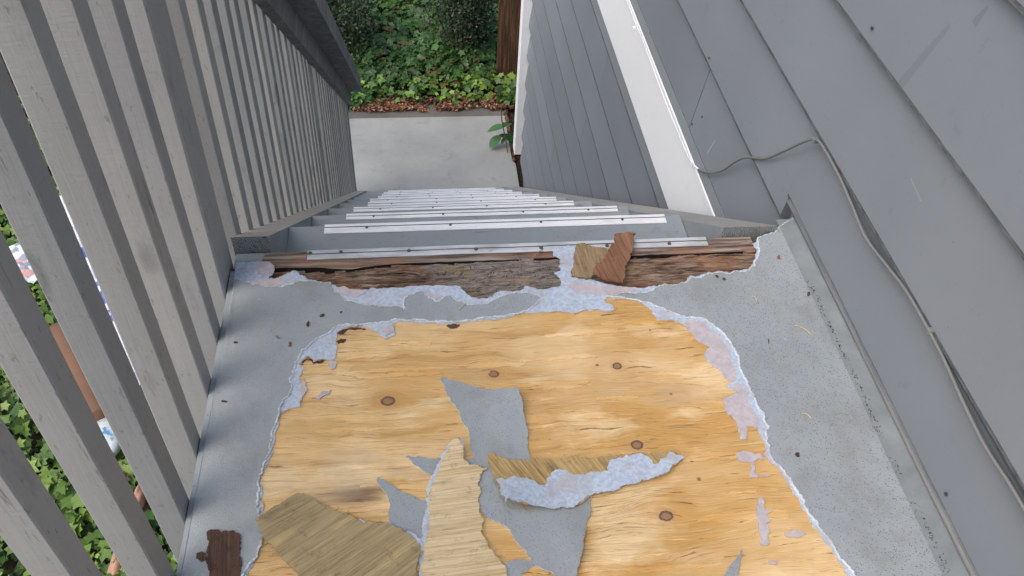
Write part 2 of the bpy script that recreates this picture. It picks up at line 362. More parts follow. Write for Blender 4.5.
def rotten():
    n = NT('rotten wood'); ir = n.n.new('ShaderNodeNewGeometry').outputs['Random Per Island']; v = n.map((9, 150, 60)); g = n.noise(1, v, detail=9, rough=.72, dist=.5); g2 = n.noise(1, n.map((20, 260, 100)), detail=5, rough=.7)
    big = n.noise(1, n.map((5, 12, 5)), detail=5); x = n.sep()[0]
    c = n.ramp(g, [(.35, (.032, .021, .015)), (.45, (.14, .092, .066)), (.53, (.26, .185, .138)), (.62, (.40, .32, .245))])
    c = n.mix(n.ramp(big, [(.5, 0.0), (.57, .65)]), c, n.ramp(g2, [(.4, (.17, .08, .05)), (.6, (.36, .20, .13))]))
    xg = n.math('ADD', x, n.math('MULTIPLY', n.math('SUBTRACT', big, .5), .25))
    grey = n.ramp(xg, [(.0, 0.0), (.04, .75), (.3, .75), (.36, 0.0)])
    c = n.mix(grey, c, n.ramp(g2, [(.4, (.18, .165, .15)), (.6, (.36, .335, .31))]))
    sq = n.math('ABSOLUTE', n.math('SUBTRACT', n.noise(1, n.map((26, 75, 1), off=(2, 7, 0)), detail=3, dist=1.2), .5)); sqm = n.math('MULTIPLY', n.math('LESS_THAN', sq, .011), grey)
    c = n.mix(sqm, c, (.02, .016, .014))
    tan = n.ramp(n.noise(1, n.map((7, 30, 20), off=(3, 9, 1)), detail=6), [(.58, 0.0), (.63, .55)]); c = n.mix(tan, c, (.36, .26, .15))
    blk = n.ramp(n.noise(1, n.map((6, 90, 40), off=(8, 2, 0)), detail=7, rough=.7), [(.35, .9), (.385, 0.0)]); c = n.mix(blk, c, (.014, .010, .009))
    c = n.mix(1.0, c, n.ramp(ir, [(0.0, .7), (1.0, 1.5)]), 'MULTIPLY')
    return n.done(c, .9, n.bump(n.math('ADD', g, n.math('MULTIPLY', g2, .6)), .008, .9), spec=.12)
M_rot = rotten()
def nosing_board():
    n = NT('weathered nosing board'); g = n.noise(1, n.map((4, 110, 60)), detail=7, rough=.65); big = n.noise(1, n.map((6, 14, 5), off=(1, 0, 0)), detail=4); x = n.sep()[0]
    c = n.ramp(g, [(.38, (.07, .05, .04)), (.5, (.22, .17, .14)), (.6, (.36, .30, .255))])
    c = n.mix(n.ramp(big, [(.5, 0.0), (.58, .6)]), c, (.28, .15, .095))
    paint = n.ramp(n.math('ADD', x, n.math('MULTIPLY', n.math('SUBTRACT', big, .5), .06)), [(-.5, 0.0), (0.0, 0.0)])
    pl = n.math('LESS_THAN', n.math('ADD', x, n.math('MULTIPLY', n.math('SUBTRACT', n.noise(60), .5), .06)), -.365)
    c = n.mix(pl, c, (.31, .34, .35))
    return n.done(c, .85, n.bump(g, .004, .7), spec=.15)
M_nose = nosing_board()
def aluminium(name='scuffed aluminium', a=(.92, .93, .94), b2=(.74, .76, .775), th=.40):
    n = NT(name); g = n.noise(1, n.map((5, 420, 300)), detail=5, rough=.7); b = n.noise(1, n.map((7, 25, 25)), detail=6, rough=.65)
    c = n.mix(n.ramp(b, [(.45, 0.0), (.65, 1.0)]), a, b2)
    c = n.mix(n.ramp(g, [(th - .06, .6), (th, 0.0)]), c, (.25, .26, .27))
    return n.done(c, n.ramp(b, [(.3, .42), (.7, .62)]), n.bump(g, .001, .5), metal=n.ramp(b, [(.4, .2), (.65, .1)]), spec=.5)
M_alu = aluminium(); M_alu_worn = aluminium('worn aluminium', (.62, .64, .66), (.36, .38, .39), .47)
n = NT('screw steel'); M_screw = n.done(n.mix(n.noise(300), (.08, .075, .07), (.2, .19, .18)), .5, metal=.7)
n = NT('white trim paint'); f = n.noise(1, n.map((60, 5, 60)), detail=6); g = n.noise(30, detail=5)
M_white = n.done(n.mix(n.ramp(g, [(.58, 0.0), (.72, .45)]), (.87, .89, .91), (.78, .80, .81)), .45, n.bump(n.math('ADD', f, n.noise(300)), .0025, .4))
n = NT('cable jacket'); M_cable = n.done(n.mix(n.noise(12), (.15, .155, .15), (.2, .2, .195)), .6)
n = NT('dark gap shade'); M_gap = n.done(n.mix(n.noise(50), (.085, .10, .112), (.11, .125, .14)), .9)  # flat dark tone for the shaded gap under board edges
n = NT('sheathing'); M_core = n.done(n.mix(n.noise(4), (.16, .18, .19), (.2, .21, .22)), .9)
def concrete(name, a, b):
    n = NT(name); g = n.noise(2.2, detail=7, rough=.65); f = n.noise(160, detail=4)
    c = n.mix(n.ramp(g, [(.3, 0.0), (.72, 1.0)]), a, b)
    st = n.ramp(n.noise(5, n.map((1, 1, 1), off=(3, 7, 0)), detail=8, rough=.7), [(.57, 0.0), (.72, .6)]); c = n.mix(st, c, tuple(k * .62 for k in a))
    sp = n.ramp(n.vor(26), [(.04, .8), (.07, 0.0)]); c = n.mix(n.math('MULTIPLY', sp, n.ramp(n.noise(7), [(.5, 0.0), (.6, 1.0)])), c, (.07, .065, .06))
    wv = n.ramp(f, [(.3, .35), (.45, 0.0)]); c = n.mix(wv, c, tuple(k * .75 for k in a))
    return n.done(c, .85, n.bump(n.math('ADD', f, g), .003, .4), spec=.2)
M_conc = concrete('walkway concrete', (.25, .262, .25), (.345, .35, .335))
M_conc2 = concrete('old kerb concrete', (.10, .095, .085), (.17, .16, .145))
n = NT('soil'); g = n.noise(14, detail=8, rough=.7); M_soil = n.done(n.ramp(g, [(.3, (.018, .013, .009)), (.55, (.05, .036, .025)), (.75, (.10, .07, .045))]), .95, n.bump(g, .03, .8), spec=.1)
def leafmat(name, dark, mid, light, old):
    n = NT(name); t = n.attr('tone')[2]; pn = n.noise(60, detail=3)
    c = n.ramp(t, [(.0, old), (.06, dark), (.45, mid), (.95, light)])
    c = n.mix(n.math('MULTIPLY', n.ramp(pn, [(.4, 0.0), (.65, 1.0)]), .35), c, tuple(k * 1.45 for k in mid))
    m = n.done(c, .42, spec=.4)
    n.b.inputs['Transmission Weight'].default_value = 0
    tr = n.n.new('ShaderNodeBsdfTranslucent'); mx = n.n.new('ShaderNodeMixShader'); mx.inputs[0].default_value = .22
    n.t.links.new(c, tr.inputs[0]); n.t.links.new(n.b.outputs[0], mx.inputs[1]); n.t.links.new(tr.outputs[0], mx.inputs[2])
    n.t.links.new(mx.outputs[0], n.n['Material Output'].inputs[0]); return m
M_ivy = leafmat('ivy leaves', (.022, .058, .02), (.065, .15, .036), (.26, .38, .065), (.15, .075, .03))
M_shrub = leafmat('shrub leaves', (.012, .026, .012), (.028, .06, .022), (.07, .12, .04), (.10, .06, .03))
n = NT('leaf litter'); t = n.attr('tone')[2]; M_litter = n.done(n.ramp(t, [(0.0, (.05, .028, .018)), (.5, (.19, .08, .045)), (.8, (.33, .16, .09)), (1.0, (.45, .33, .2))]), .85)
n = NT('bark'); g = n.noise(1, n.map((60, 60, 8)), detail=6); M_bark = n.done(n.ramp(g, [(.3, (.03, .022, .016)), (.7, (.11, .08, .06))]), .9, n.bump(g, .01, .7))
n = NT('old fence boards'); g = n.noise(1, n.map((50, 50, 3)), detail=7, rough=.65); M_fence = n.done(n.ramp(g, [(.3, (.03, .018, .011)), (.5, (.085, .048, .028)), (.66, (.17, .10, .06))]), .9, n.bump(g, .006, .7), spec=.15)

# ------------------------------------------------------------------ the setting: ground, walkway, kerb, bank
def gsurf(x, y):                                               # bank surface height
    r = max(0.0, y - 7.78); b = min(1.0, r / .35)
    return G - .05 + .05 * b + .16 * r + .1 * b * noise.noise((x * .9, y * .9, 3)) if r > 0 else G - .05
def grid_mesh(name, x0, x1, nx, y0, y1, ny, fz, mat, parent=None, smooth=True):
    V = []; F = []
    for j in range(ny + 1):
        for i in range(nx + 1):
            x = x0 + (x1 - x0) * i / nx; y = y0 + (y1 - y0) * j / ny; V.append((x, y, fz(x, y)))
    for j in range(ny):
        for i in range(nx):
            a = j * (nx + 1) + i; F.append((a, a + 1, a + nx + 2, a + nx + 1))
    return mesh_obj(name, V, F, mat, parent, smooth)
tag(mesh_obj('ground', [(-200, -200, G - .06), (200, -200, G - .06), (200, 200, G - .06), (-200, 200, G - .06)], [(0, 1, 2, 3)], M_soil), kind='structure')
tag(grid_mesh('bank', -9, 8, 68, 7.72, 16, 40, lambda x, y: gsurf(x, y) - .005, M_soil), kind='structure')
tag(sheet('path', [[(-1.05, -1.2), (.928, -1.2), (.928, 6.66), (.90, 6.70), (.895, 7.46), (-1.05, 7.46)]], G - .12, .12, M_conc), kind='structure')
tag(sheet('kerb_strip', [jag([(-1.6, 7.475), (.93, 7.475), (.95, 7.62), (.6, 7.72), (.2, 7.70), (-.3, 7.74), (-.9, 7.70), (-1.6, 7.73)], .03, .03, seed=4)], G - .10, .085, M_conc2), kind='structure')

# ------------------------------------------------------------------ house wall with lap siding
XW = .933; Y_END = 6.40
wall = thing('house_wall', (1.2, 2.5, G), 'grey lap-sided house wall with a white band board beside the landing', 'wall')
core = bmesh.new(); add_box(core, XW + .041, 6.0, -1.6, Y_END - .004, G - .2, 3.1); bm_obj('wall_core', core, M_core, wall)
def siding(zb, y0, y1, height=.315, x=XW, seed=0):
    de = .010 if zb > -.5 else .015
    n = max(2, int((y1 - y0) / .12)); V = []; F = []
    r = random.Random(seed * 31 + int(y0 * 10)); ph = r.uniform(0, 50)
    for i in range(n + 1):
        y = y0 + (y1 - y0) * i / n
        w = .0022 * noise.noise((y * 1.7 + ph, zb * 3, 0)) + .0006 * noise.noise((y * 14, ph, 1)); d = .0016 * noise.noise((y * 1.1, ph, 5))
        V += [(x + d, y, zb + w), (x + .0015 + d, y, zb - .0015 + w), (x + .031, y, zb + .001), (x + .038, y, zb + height), (x + .0305, y, zb + height), (x + d - .0012, y, zb + de + w + .001 * noise.noise((y * 30, ph, 2)))]
    for i in range(n):
        a, b = i * 6, i * 6 + 6
        for k in range(6): F.append((a + k, b + k, b + (k + 1) % 6, a + (k + 1) % 6))
    F.append((5, 4, 3, 2, 1, 0)); F.append(tuple(n * 6 + k for k in range(6)))
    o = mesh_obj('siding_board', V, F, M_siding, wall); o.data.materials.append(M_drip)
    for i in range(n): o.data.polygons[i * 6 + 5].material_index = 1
    return o
uppers = [.229, .4985, .775, 1.05, 1.325, 1.6, 1.875, 2.15, 2.425, 2.70]
Z_TRIM0, Z_TRIM1 = -.70, -.362
joints = {.775: -.9, 1.05: 2.9, 1.6: 1.2, .4985: 3.6, .229: 4.6}
for i, z in enumerate(uppers):
    j = joints.get(z)
    if j is None: siding(z, -1.6, Y_END, seed=i)
    else: siding(z, -1.6, j, seed=i); siding(z, j + .003, Y_END, seed=i + 40)
siding(.013, -1.6, 1.63, .24, seed=60); siding(-.061, 1.632, Y_END, seed=61)
yj = on((698, 93), 0, XW).y
siding(-.335, -1.6, yj, .30, seed=62); siding(-.335, yj + .006, Y_END, .30, seed=63)
lj = [None, 3.75, None, 4.05, 2.6, None, 4.9, None, 3.2, None, 5.2, None]
for i in range(12):
    z = -.798 - .2725 * i; j = lj[i]; h = .315 if i else .25
    if z < G + .03: break
    if j is None: siding(z, -1.6, Y_END, h, seed=80 + i)
    else: siding(z, -1.6, j, h, seed=80 + i); siding(z, j + .003, Y_END, h, seed=95 + i)
tb = bmesh.new(); add_box(tb, XW - .006, XW + .03, -1.6, Y_END + .002, Z_TRIM0, Z_TRIM1 - .018, .003)
trim = bm_obj('band_board', tb, M_white, wall); tag(trim, 'white painted band board')
cb = bmesh.new(); add_box(cb, XW - .016, XW + .03, -1.6, Y_END + .004, Z_TRIM1 - .016, Z_TRIM1, .003)
tag(bm_obj('cap_moulding', cb, M_white, wall), 'white cap moulding on the band board')
mesh_obj('drip_flashing', [(XW - .014, -1.6, Z_TRIM1 + .003), (XW - .014, Y_END, Z_TRIM1 + .003), (XW - .004, Y_END, Z_TRIM1 + .033), (XW - .004, -1.6, Z_TRIM1 + .033),
          (XW + .01, -1.6, Z_TRIM1 + .033), (XW + .01, Y_END, Z_TRIM1 + .033), (XW + .01, -1.6, Z_TRIM1 + .001), (XW + .01, Y_END, Z_TRIM1 + .001)],
         [(0, 3, 2, 1), (3, 4, 5, 2), (0, 1, 7, 6), (1, 2, 5, 7), (0, 6, 4, 3)], M_siding, wall)
tag(box('corner_board', .875, .955, Y_END + .001, Y_END + .12, G + .30, 3.1, M_white, wall, .003), 'white corner board')
fl = bmesh.new(); add_box(fl, XW - .011, XW + .004, -.8, 1.612, .0085, .021, .004)
tag(bm_obj('base_flashing', fl, M_rail, wall), 'thin metal flashing lip under the lowest board')
g0 = [on((835, 156), 0, XW - .001), on((856, 196), 0, XW - .001), on((880, 241), 0, XW - .001), on((908, 292), 0, XW - .001)]
def shade_sliver(px):                                                  # dark sliver painting in the shadowed gap below a board edge
    pts = [on(p, 0, XW + .004) for p in px]
    V = [(p.x, p.y, p.z) for p in pts] + [(p.x + .006, p.y, p.z) for p in pts]; m = len(pts)
    mesh_obj('gap_shade_strip', V, [tuple(range(m))] + [(i, (i + 1) % m, m + (i + 1) % m, m + i) for i in range(m)], M_gap, wall)
shade_sliver([(829, 148), (845, 172), (868, 212), (890, 252), (908, 290), (898, 282), (876, 252), (858, 216), (842, 180)])
shade_sliver([(930, 334), (950, 368), (975, 412), (1005, 466), (1024, 500), (1060, 560), (1050, 560), (1013, 492), (988, 446), (965, 403), (944, 361)])
for p in [(702, 117), (692, 124), (709, 58), (946, 494), (872, 28)]:
    q = on(p, 0, XW - .0015); bm = bmesh.new()
    bmesh.ops.create_cone(bm, cap_ends=True, segments=10, radius1=.004, radius2=.003, depth=.003, matrix=Matrix.Translation(q) @ Matrix.Rotation(math.pi / 2, 4, 'Y'))
    bm_obj('nail_head', bm, M_screw, wall)

# cable stapled along the wall
cable = thing('wall_cable', on((817, 140), 0, XW), 'thin grey cable clipped along the siding and over the white band board', 'cable')
cp = [on((x, y), 0, XW - d) for x, y, d in [(627, 0, .011), (643, 40, .011), (662, 92, .011), (679, 134, .011), (689, 157, .013), (697, 168, .018), (708, 172.5, .014), (722, 170.5, .006), (735, 162, .006), (746, 157.5, .006), (765, 158.5, .006), (783, 151.5, .006), (800, 143.5, .006), (811, 139.5, .006), (818, 140.5, .006),
      (826, 152, .006), (840, 178, .006), (853, 208, .007), (866, 238, .008), (887, 266, .007), (906, 291, .006), (928, 329, .006), (944, 360, .006), (963, 402, .008), (985, 446, .007), (1010, 485, .006), (1030, 520, .006), (1075, 610, .006)]]
cp = [cp[0] + (cp[0] - cp[2]) * 3] + cp
cc = catmull(cp, 6); V, F = tube_mesh(cc[36:], .0034, 8); mesh_obj('cable_run', V, F, M_cable, cable, True)
V, F = tube_mesh(cc[:38], .0036, 8); tag(mesh_obj('painted_cable_run', V, F, M_white, cable, True), 'cable run painted white on the band board')
for p in [(815, 140), (930, 331), (693, 165), (634, 28)]:
    d = .010 if p[0] < 700 else .005
    q = on(p, 0, XW - d); bm = bmesh.new(); add_box(bm, q.x - .006, q.x + .012, q.y - .006, q.y + .006, q.z - .008, q.z + .006, .002)
    bm_obj('cable_clip', bm, M_white if p[0] < 700 else M_cable, cable)

# ------------------------------------------------------------------ the landing
XL = -.434; Y_NOSE = 1.502; Y_BACK = -.8
landing = thing('porch_landing', (.25, .35, G), 'worn landing at the stair head with torn grey coating over bare plywood', 'landing')
box('plywood_sheet', XL + .042, XW + .02, Y_BACK, 1.325, -.019, 0, M_ply, landing)
fr = bmesh.new()
add_box(fr, XL + .002, XL + .041, Y_BACK, 1.44, -.235, .0008); add_box(fr, XL + .04, XW, 1.405, 1.44, -.235, -.045); add_box(fr, XL + .04, XW, Y_BACK, Y_BACK + .04, -.235, -.021)
bm_obj('rim_joist', fr, M_stringer, landing)
for y in (-.7, 1.33): box('support_post', XL + .045, XL + .134, y, y + .089, G - .1, -.236, M_stringer, landing)
for x in (.0, .4, .8): box('floor_joist', x, x + .038, Y_BACK + .041, 1.404, -.20, -.0195, M_stringer, landing)

U = [(236, 263), (255, 262), (262, 262), (270, 264), (274, 268), (273, 274), (268, 279), (275, 279.5), (281, 277), (287, 274), (292, 271.5), (296, 271), (299, 275), (309, 280), (317, 282), (328, 282), (334.5, 285.5), (351.7, 290), (365, 290), (379, 289), (394, 288), (406, 287), (424.5, 285.5), (447, 286.4), (461, 287.8), (464, 291.5), (468, 295.5), (476, 298.7), (485, 299), (493, 297.4), (496, 292.8), (500, 291.2), (521, 290.8), (526, 286.4), (531, 288), (545, 290), (559, 287), (560, 280), (554, 273.4), (561, 271), (558, 267), (561.6, 265), (560, 260), (553, 257), (556, 248), (576, 246), (580, 262), (578, 279), (601, 283), (625, 287.3), (640, 288.5), (657, 287), (664, 283.8), (674.7, 284.7), (685, 282), (690, 276), (697, 277), (708, 272.5), (720, 271.7), (728.5, 273.4), (737, 270.8), (747.6, 270), (751, 267), (754.6, 259.5), (757, 251), (752, 244), (758, 237.5)]
HB_left = [(526, 313.5), (510, 317), (499, 320), (480, 321.5), (461, 324), (445.6, 324), (417.5, 322.6), (400, 321.5), (392.7, 325), (395.6, 333), (392.8, 336.8), (387, 339.6), (381, 336.8), (375.6, 332), (371.7, 329), (366, 328), (350.8, 326.8), (343, 329), (336.5, 334), (335.5, 354), (333.6, 360.6), (320, 359.6), (313.5, 362.5), (307, 356.8), (302, 361.6), (298, 366), (306, 369), (301, 375), (302, 384.5), (308, 391), (299, 402), (303, 407.5), (285, 411), (279, 422), (275, 443), (269, 461), (260, 482.6), (260.5, 501), (265, 521), (262, 545), (249, 571), (236, 595), (215, 640), (200, 700)]
HB_right = [(905, 700), (872, 620), (853.5, 585), (843, 567), (832, 553), (820, 534.4), (808, 518), (799, 501), (787, 482.5), (775, 466), (764, 455), (763, 440), (758, 428), (744.6, 427), (746, 440), (741.5, 440), (734.5, 420.6), (724.3, 407), (723, 399), (739, 393.5), (727.7, 388), (730, 382), (723, 377.7), (721, 371), (712, 365), (704, 356), (709.6, 346), (700.6, 341.6), (689, 331.4), (680, 322.5), (657, 321), (652, 312), (640, 303), (620, 299), (609, 297.5), (604, 301), (613, 306.4), (615.5, 310), (609, 312.5), (599, 310), (587, 310), (574.6, 314), (566, 313), (552, 312.5)]
HG_left = [(521, 294), (535, 296), (543, 299.4), (535, 306), (526, 311.6), (510, 315), (499, 318), (480, 319.7), (461, 322), (445.6, 322), (417.5, 320.6), (399, 319.7), (392.7, 320.5), (379, 324.3), (364, 325.5), (347, 325), (333.5, 329), (322, 336.7), (310.6, 345), (301, 355), (295, 363), (292.5, 373), (291.5, 386), (287.7, 398), (281, 406), (278, 418), (272, 440), (266, 461), (258, 482.6), (258, 501), (262, 521), (258, 553), (246, 571), (230, 597), (211, 640), (195, 702)]
HG_right = [(911, 702), (876, 620), (857, 585), (845.4, 565), (836, 553), (824, 534.4), (812, 518), (803, 501), (791, 482.5), (779, 466), (768.6, 454), (767, 438.7), (768, 427), (764, 418), (757, 407), (750, 391), (742.4, 375.5), (739, 362), (734.5, 349.5), (725.5, 337), (714, 327), (703, 319), (687, 319), (683.4, 317), (662.6, 309), (640, 302), (620, 297.2), (606, 296)]
UG_left = [(235.5, 281), (248.5, 283), (254, 286), (265.6, 287.5), (281.5, 288.5), (293, 285.5), (301, 282), (309, 281.5), (320, 283.5), (330, 284), (334, 293), (342.4, 299.4), (359.6, 304.6), (375, 306.6), (394, 307), (404, 311), (405, 299), (417.6, 293), (424.5, 293.5), (428.5, 299.4), (435, 303), (443, 299.4), (451, 296.7), (459, 303), (469, 306.6), (488, 305), (494.4, 300.7), (502, 296.7), (510, 295)]
UG_right = [(620, 294.3), (650, 292.5), (657, 288.8), (664, 286), (675, 286.5), (686, 283.8), (691, 278.5), (698, 279), (709, 274.5), (720, 273.7), (729, 275.2), (738, 272.5), (749, 271.5), (753, 268), (757, 260), (759, 251), (757, 244), (760, 238.5), (774, 234.5), (788, 222)]
def jf(px, amp, seed, z=0.0): return jag(floor_pts(px, z), amp, .0035, False, seed)
coat_ring = jf(UG_left + HG_left, .0042, 1) + jf(HG_right + UG_right, .0042, 2) + [(XW + .006, 1.575), (XW + .006, Y_BACK), (XL - .0005, Y_BACK)]
from mathutils.kdtree import KDTree
tornpts = jf(UG_left + HG_left, .0042, 1) + jf(HG_right + UG_right, .0042, 2); kd = KDTree(len(tornpts))
for i, p in enumerate(tornpts): kd.insert((p[0], p[1], 0), i)
kd.balance()
def coat_curl(x, y):                                           # the torn edge lifts here and there
    d = kd.find((x, y, 0))[2]; e = max(0, noise.noise((x * 11, y * 11, 6)) + .12)
    return .0008 * noise.noise((x * 9, y * 9, 0)) + .0022 * e * max(0, 1 - d / .02) ** 2
sheet('floor_coating', [coat_ring], .0012, .0026, M_coat, landing, grid=.02, curl=coat_curl, side=M_rim)
b_outer = jf(U, .0038, 3) + [(XW + .004, 1.52), (XW + .004, Y_BACK + .01), (XL + .014, Y_BACK + .01), (XL + .014, 1.38)]
b_hole = jf(HB_left, .005, 4) + jf(HB_right, .005, 5)
tag(sheet('torn_backing', [b_outer, b_hole], .0002, .0017, M_blue, landing, grid=.05), 'pale blue foam backing showing along the torn edge')
def pink(px, seed): return sheet('adhesive_residue', [jag(floor_pts(px), .005, .006, True, seed)], .0006, .0024, M_pink, landing)
for i, px in enumerate([
    [(258, 264), (265, 262.5), (272, 264.5), (274, 269), (271, 275), (264, 278), (258, 275), (256.5, 269)],
    [(254, 281), (268, 280), (284, 280), (288, 283), (280, 286), (264, 286), (256, 285)],
    [(336, 287), (350, 291), (362, 291), (366, 294), (352, 298), (342, 295)],
    [(426, 295), (436, 296), (443, 297), (436, 300)],
    [(562, 285), (585, 284.5), (612, 287.5), (632, 289), (640, 291), (618, 293.5), (600, 295), (575, 292)],
    [(684, 324), (690, 333), (701, 343), (710, 347), (705, 356), (713, 366), (722, 371), (724, 378), (731, 383), (735, 378), (732, 366), (729, 354), (722, 343), (713, 332), (703, 323), (692, 321)],
    [(729, 388), (740, 394), (724, 399.5), (725.5, 408), (736, 422), (742, 440), (745, 439), (743.5, 425), (758, 425), (755, 416), (749, 405), (742, 392), (736, 384)],
    [(735, 455), (746, 452), (760, 455), (764, 460), (750, 463), (738, 461)],
    [(750, 462), (754, 463), (755, 474), (770, 475), (757, 479), (750, 478)],
    [(757, 499), (762, 498), (764, 510), (772, 512), (765, 516), (771, 521), (766, 524), (770, 533), (769, 544), (760, 545), (758, 530)],
    [(784, 533), (800, 532), (806, 535), (796, 538), (786, 537)], [(768, 561), (778, 560), (777, 565), (770, 565)],
    [(312, 399), (322, 392), (332, 390.5), (329, 395), (320, 400)], [(330, 361), (336, 362), (335, 369), (331, 370)], [(301, 405), (304, 396), (307, 388), (303, 380), (299, 392)],
    [(382, 331), (388, 326), (393, 327), (393, 333), (386, 337)]]): pink(px, 20 + i)
# pink ghosts directly on the wood
# thin delaminated veneer flakes still stuck to the plywood
hole_ring = b_hole; rf = random.Random(12)
M_ply2 = plywood('lifted plywood veneer', 1.12, False)
for k in range(46):
    for _ in range(30):
        fx, fy = rf.uniform(-.33, .72), rf.uniform(.62, 1.32); L, hgt = rf.uniform(.05, .26), rf.uniform(.006, .022)
        if all(inside((fx + dx, fy), [hole_ring]) for dx in (-L / 2, 0, L / 2)) and all(abs(on(kp, 2, 0).y - fy) > hgt / 2 + kr_ or abs(on(kp, 2, 0).x - fx) > L / 2 + .02 for kp, kr_ in KNOTS if kr_ > .008): break
    else: continue
    top = [(fx + L * (q / 7 - .5), fy + hgt * (.5 - abs(q / 7 - rf.uniform(.3, .7)) * rf.uniform(.2, 1.0)) + rf.uniform(-.002, .002)) for q in range(8)]
    bot = [(fx + L * (q / 7 - .5) + rf.uniform(-.01, .01), fy - hgt * rf.uniform(.15, .55)) for q in range(7, -1, -1)]
    sheet('veneer_flake', [jag(top + bot, .0025, .006, True, k)], .0001, rf.uniform(.0008, .0018), M_ply2, landing)
def slivers(name, px, mat, parent, ang, z, cnt, seed, lmax=.022):
    rs_ = random.Random(seed); ring = floor_pts(px); V = []; F = []
    for k in range(cnt):
        i = rs_.randrange(len(ring)); a_, b_ = ring[i], ring[(i + 1) % len(ring)]; t = rs_.random(); x, y = a_[0] + (b_[0] - a_[0]) * t, a_[1] + (b_[1] - a_[1]) * t
        th = ang + rs_.uniform(-.25, .25) + (math.pi if rs_.random() < .5 else 0); L = rs_.uniform(.004, lmax); w = rs_.uniform(.0003, .0009); dx, dy = math.cos(th), math.sin(th); b = len(V); up = rs_.uniform(0, .004)
        V += [(x - dx * L * .4 - dy * w, y - dy * L * .4 + dx * w, z), (x - dx * L * .4 + dy * w, y - dy * L * .4 - dx * w, z), (x + dx * L * .6, y + dy * L * .6, z + up), (x - dx * L * .3, y - dy * L * .3, z + .0009)]
        F += [(b, b + 1, b + 2), (b, b + 3, b + 1), (b, b + 2, b + 3), (b + 1, b + 3, b + 2)]
    return tag(mesh_obj(name, V, F, mat, parent), kind='stuff')
slivers('edge_splinters', HB_left + HB_right, M_ply2, landing, 0.0, .0016, 260, 3)
def fringe(pts, w, seed):
    V = []; F = []; rr_ = random.Random(seed); m = len(pts)
    for i, p in enumerate(pts):
        a_, b_ = pts[max(0, i - 1)], pts[min(m - 1, i + 1)]; tx, ty = b_[0] - a_[0], b_[1] - a_[1]; L = math.hypot(tx, ty) or 1; k = w * rr_.uniform(.2, 1.3)
        z = .0041 + coat_curl(p[0], p[1]); nx_, ny_ = -ty / L * k, tx / L * k
        V += [(p[0] - nx_ * .6, p[1] - ny_ * .6, z + .0002), (p[0] + nx_, p[1] + ny_, z - .0004), (p[0] + nx_, p[1] + ny_, .0015)]
    for i in range(m - 1): a = i * 3; F += [(a, a + 3, a + 4, a + 1), (a + 1, a + 4, a + 5, a + 2)]
    return tag(mesh_obj('torn_rim', V, F, M_rim, landing), 'chalky white torn rim of the coating')
fringe(jf(UG_left + HG_left, .0042, 1), .0021, 4); fringe(jf(HG_right + UG_right, .0042, 2), .0021, 5)
slivers('edge_splinters', U, M_rot, landing, 0.0, .001, 160, 6, .03)
for k, px in enumerate([[(336.5, 334), (341, 331), (346, 328.5), (352, 327.5), (360, 328), (366, 329.5), (352, 330), (346, 331.5), (340, 335)], [(336, 341.5), (341, 338.5), (346, 339), (344, 343), (338, 344)], [(446, 326.5), (452, 324.5), (460, 325), (457, 328), (450, 329)], [(298, 366.5), (303, 361), (309, 357.5), (313, 362), (318, 360), (326, 361), (314, 364), (307, 360), (302, 366)]]):
    tag(sheet('dark_torn_ply', [jag(floor_pts(px), .003, .004, True, 300 + k)], .0002, .0008, M_darkchip, landing), 'dark inner ply showing at the torn edge')
# cove along the wall with a line of grit
def cove(x, y):
    t = max(0, min(1, (x - .885) / .045)); return t * t * .0035
grid_mesh('wall_cove', .880, XW + .004, 8, Y_BACK, 1.555, 90, lambda x, y: (.0054 + cove(x, y) + .0005 * noise.noise((x * 60, y * 25, 0))) * min(1, max(.3, (1.56 - y) / .03)), M_cove, landing)
gv, gf = [], []
for k in range(420):
    y = rng.uniform(.45, 1.36); x = .889 + rng.normal() * .0035 + .006 * noise.noise((y * 5, 0, 0)); s = rng.uniform(.0006, .0021)
    if noise.noise((y * 12, 4, 0)) < -.15: continue
    b = len(gv); a = rng.uniform(0, 6.28)
    gv += [(x + s * math.cos(a + t), y + s * math.sin(a + t), .0054) for t in (0, 2.1, 4.2)] + [(x, y, .0054 + s * 1.4)]
    gf += [(b, b + 1, b + 3), (b + 1, b + 2, b + 3), (b + 2, b, b + 3), (b + 2, b + 1, b)]
tag(mesh_obj('grit_line', gv, gf, M_darkchip, landing), kind='stuff')
# rotted board and nosing board, really decayed
def nose_back(x): return 1.4515 + .003 * noise.noise((x * 5, 0, 4)) + .0016 * noise.noise((x * 40, 0, 4)) - (.012 * math.exp(-((x + .17) / .06) ** 2)) - (.006 if -.1 < x else 0) * max(0, noise.noise((x * 2.2, 9, 0)))
def rotz(x, y):
    f = noise.fractal((x * 9, y * 140, 2), .6, 2.1, 6); g = noise.noise((x * 22, y * 60, 9)); h = noise.noise((x * 5 + 3, y * 30, 1))
    z = -.009 + .0055 * f - .005 * max(0, g) + max(0, (y - 1.395)) * .14
    if h > .28: z -= min(.02, (h - .28) * .09)
    if x < -.2:
        e = math.exp(-((x + .29) / .075) ** 2 - ((y - 1.425) / .016) ** 2); z -= .028 * e
    return max(z, -.04)
V = []; F = []; nx, ny = 460, 80; x0, x1, y0, y1 = XL + .004, .862, 1.29, 1.462
for j in range(ny + 1):
    for i in range(nx + 1):
        x = x0 + (x1 - x0) * i / nx; y = y0 + (y1 - y0) * j / ny
        z = rotz(x, y)
        if y < 1.328: z = -.024
        gap = .0075 if noise.noise((x * 3.1, 0, 12)) > -.25 else .003
        if y > nose_back(x) - gap: z = -.05
        V.append((x, y, z))
for j in range(ny):
    for i in range(nx):
        a = j * (nx + 1) + i; F.append((a, a + 1, a + nx + 2, a + nx + 1))
rot = tag(mesh_obj('rotted_board', V, F, M_rot, landing), 'dark rotted board along the stair edge')
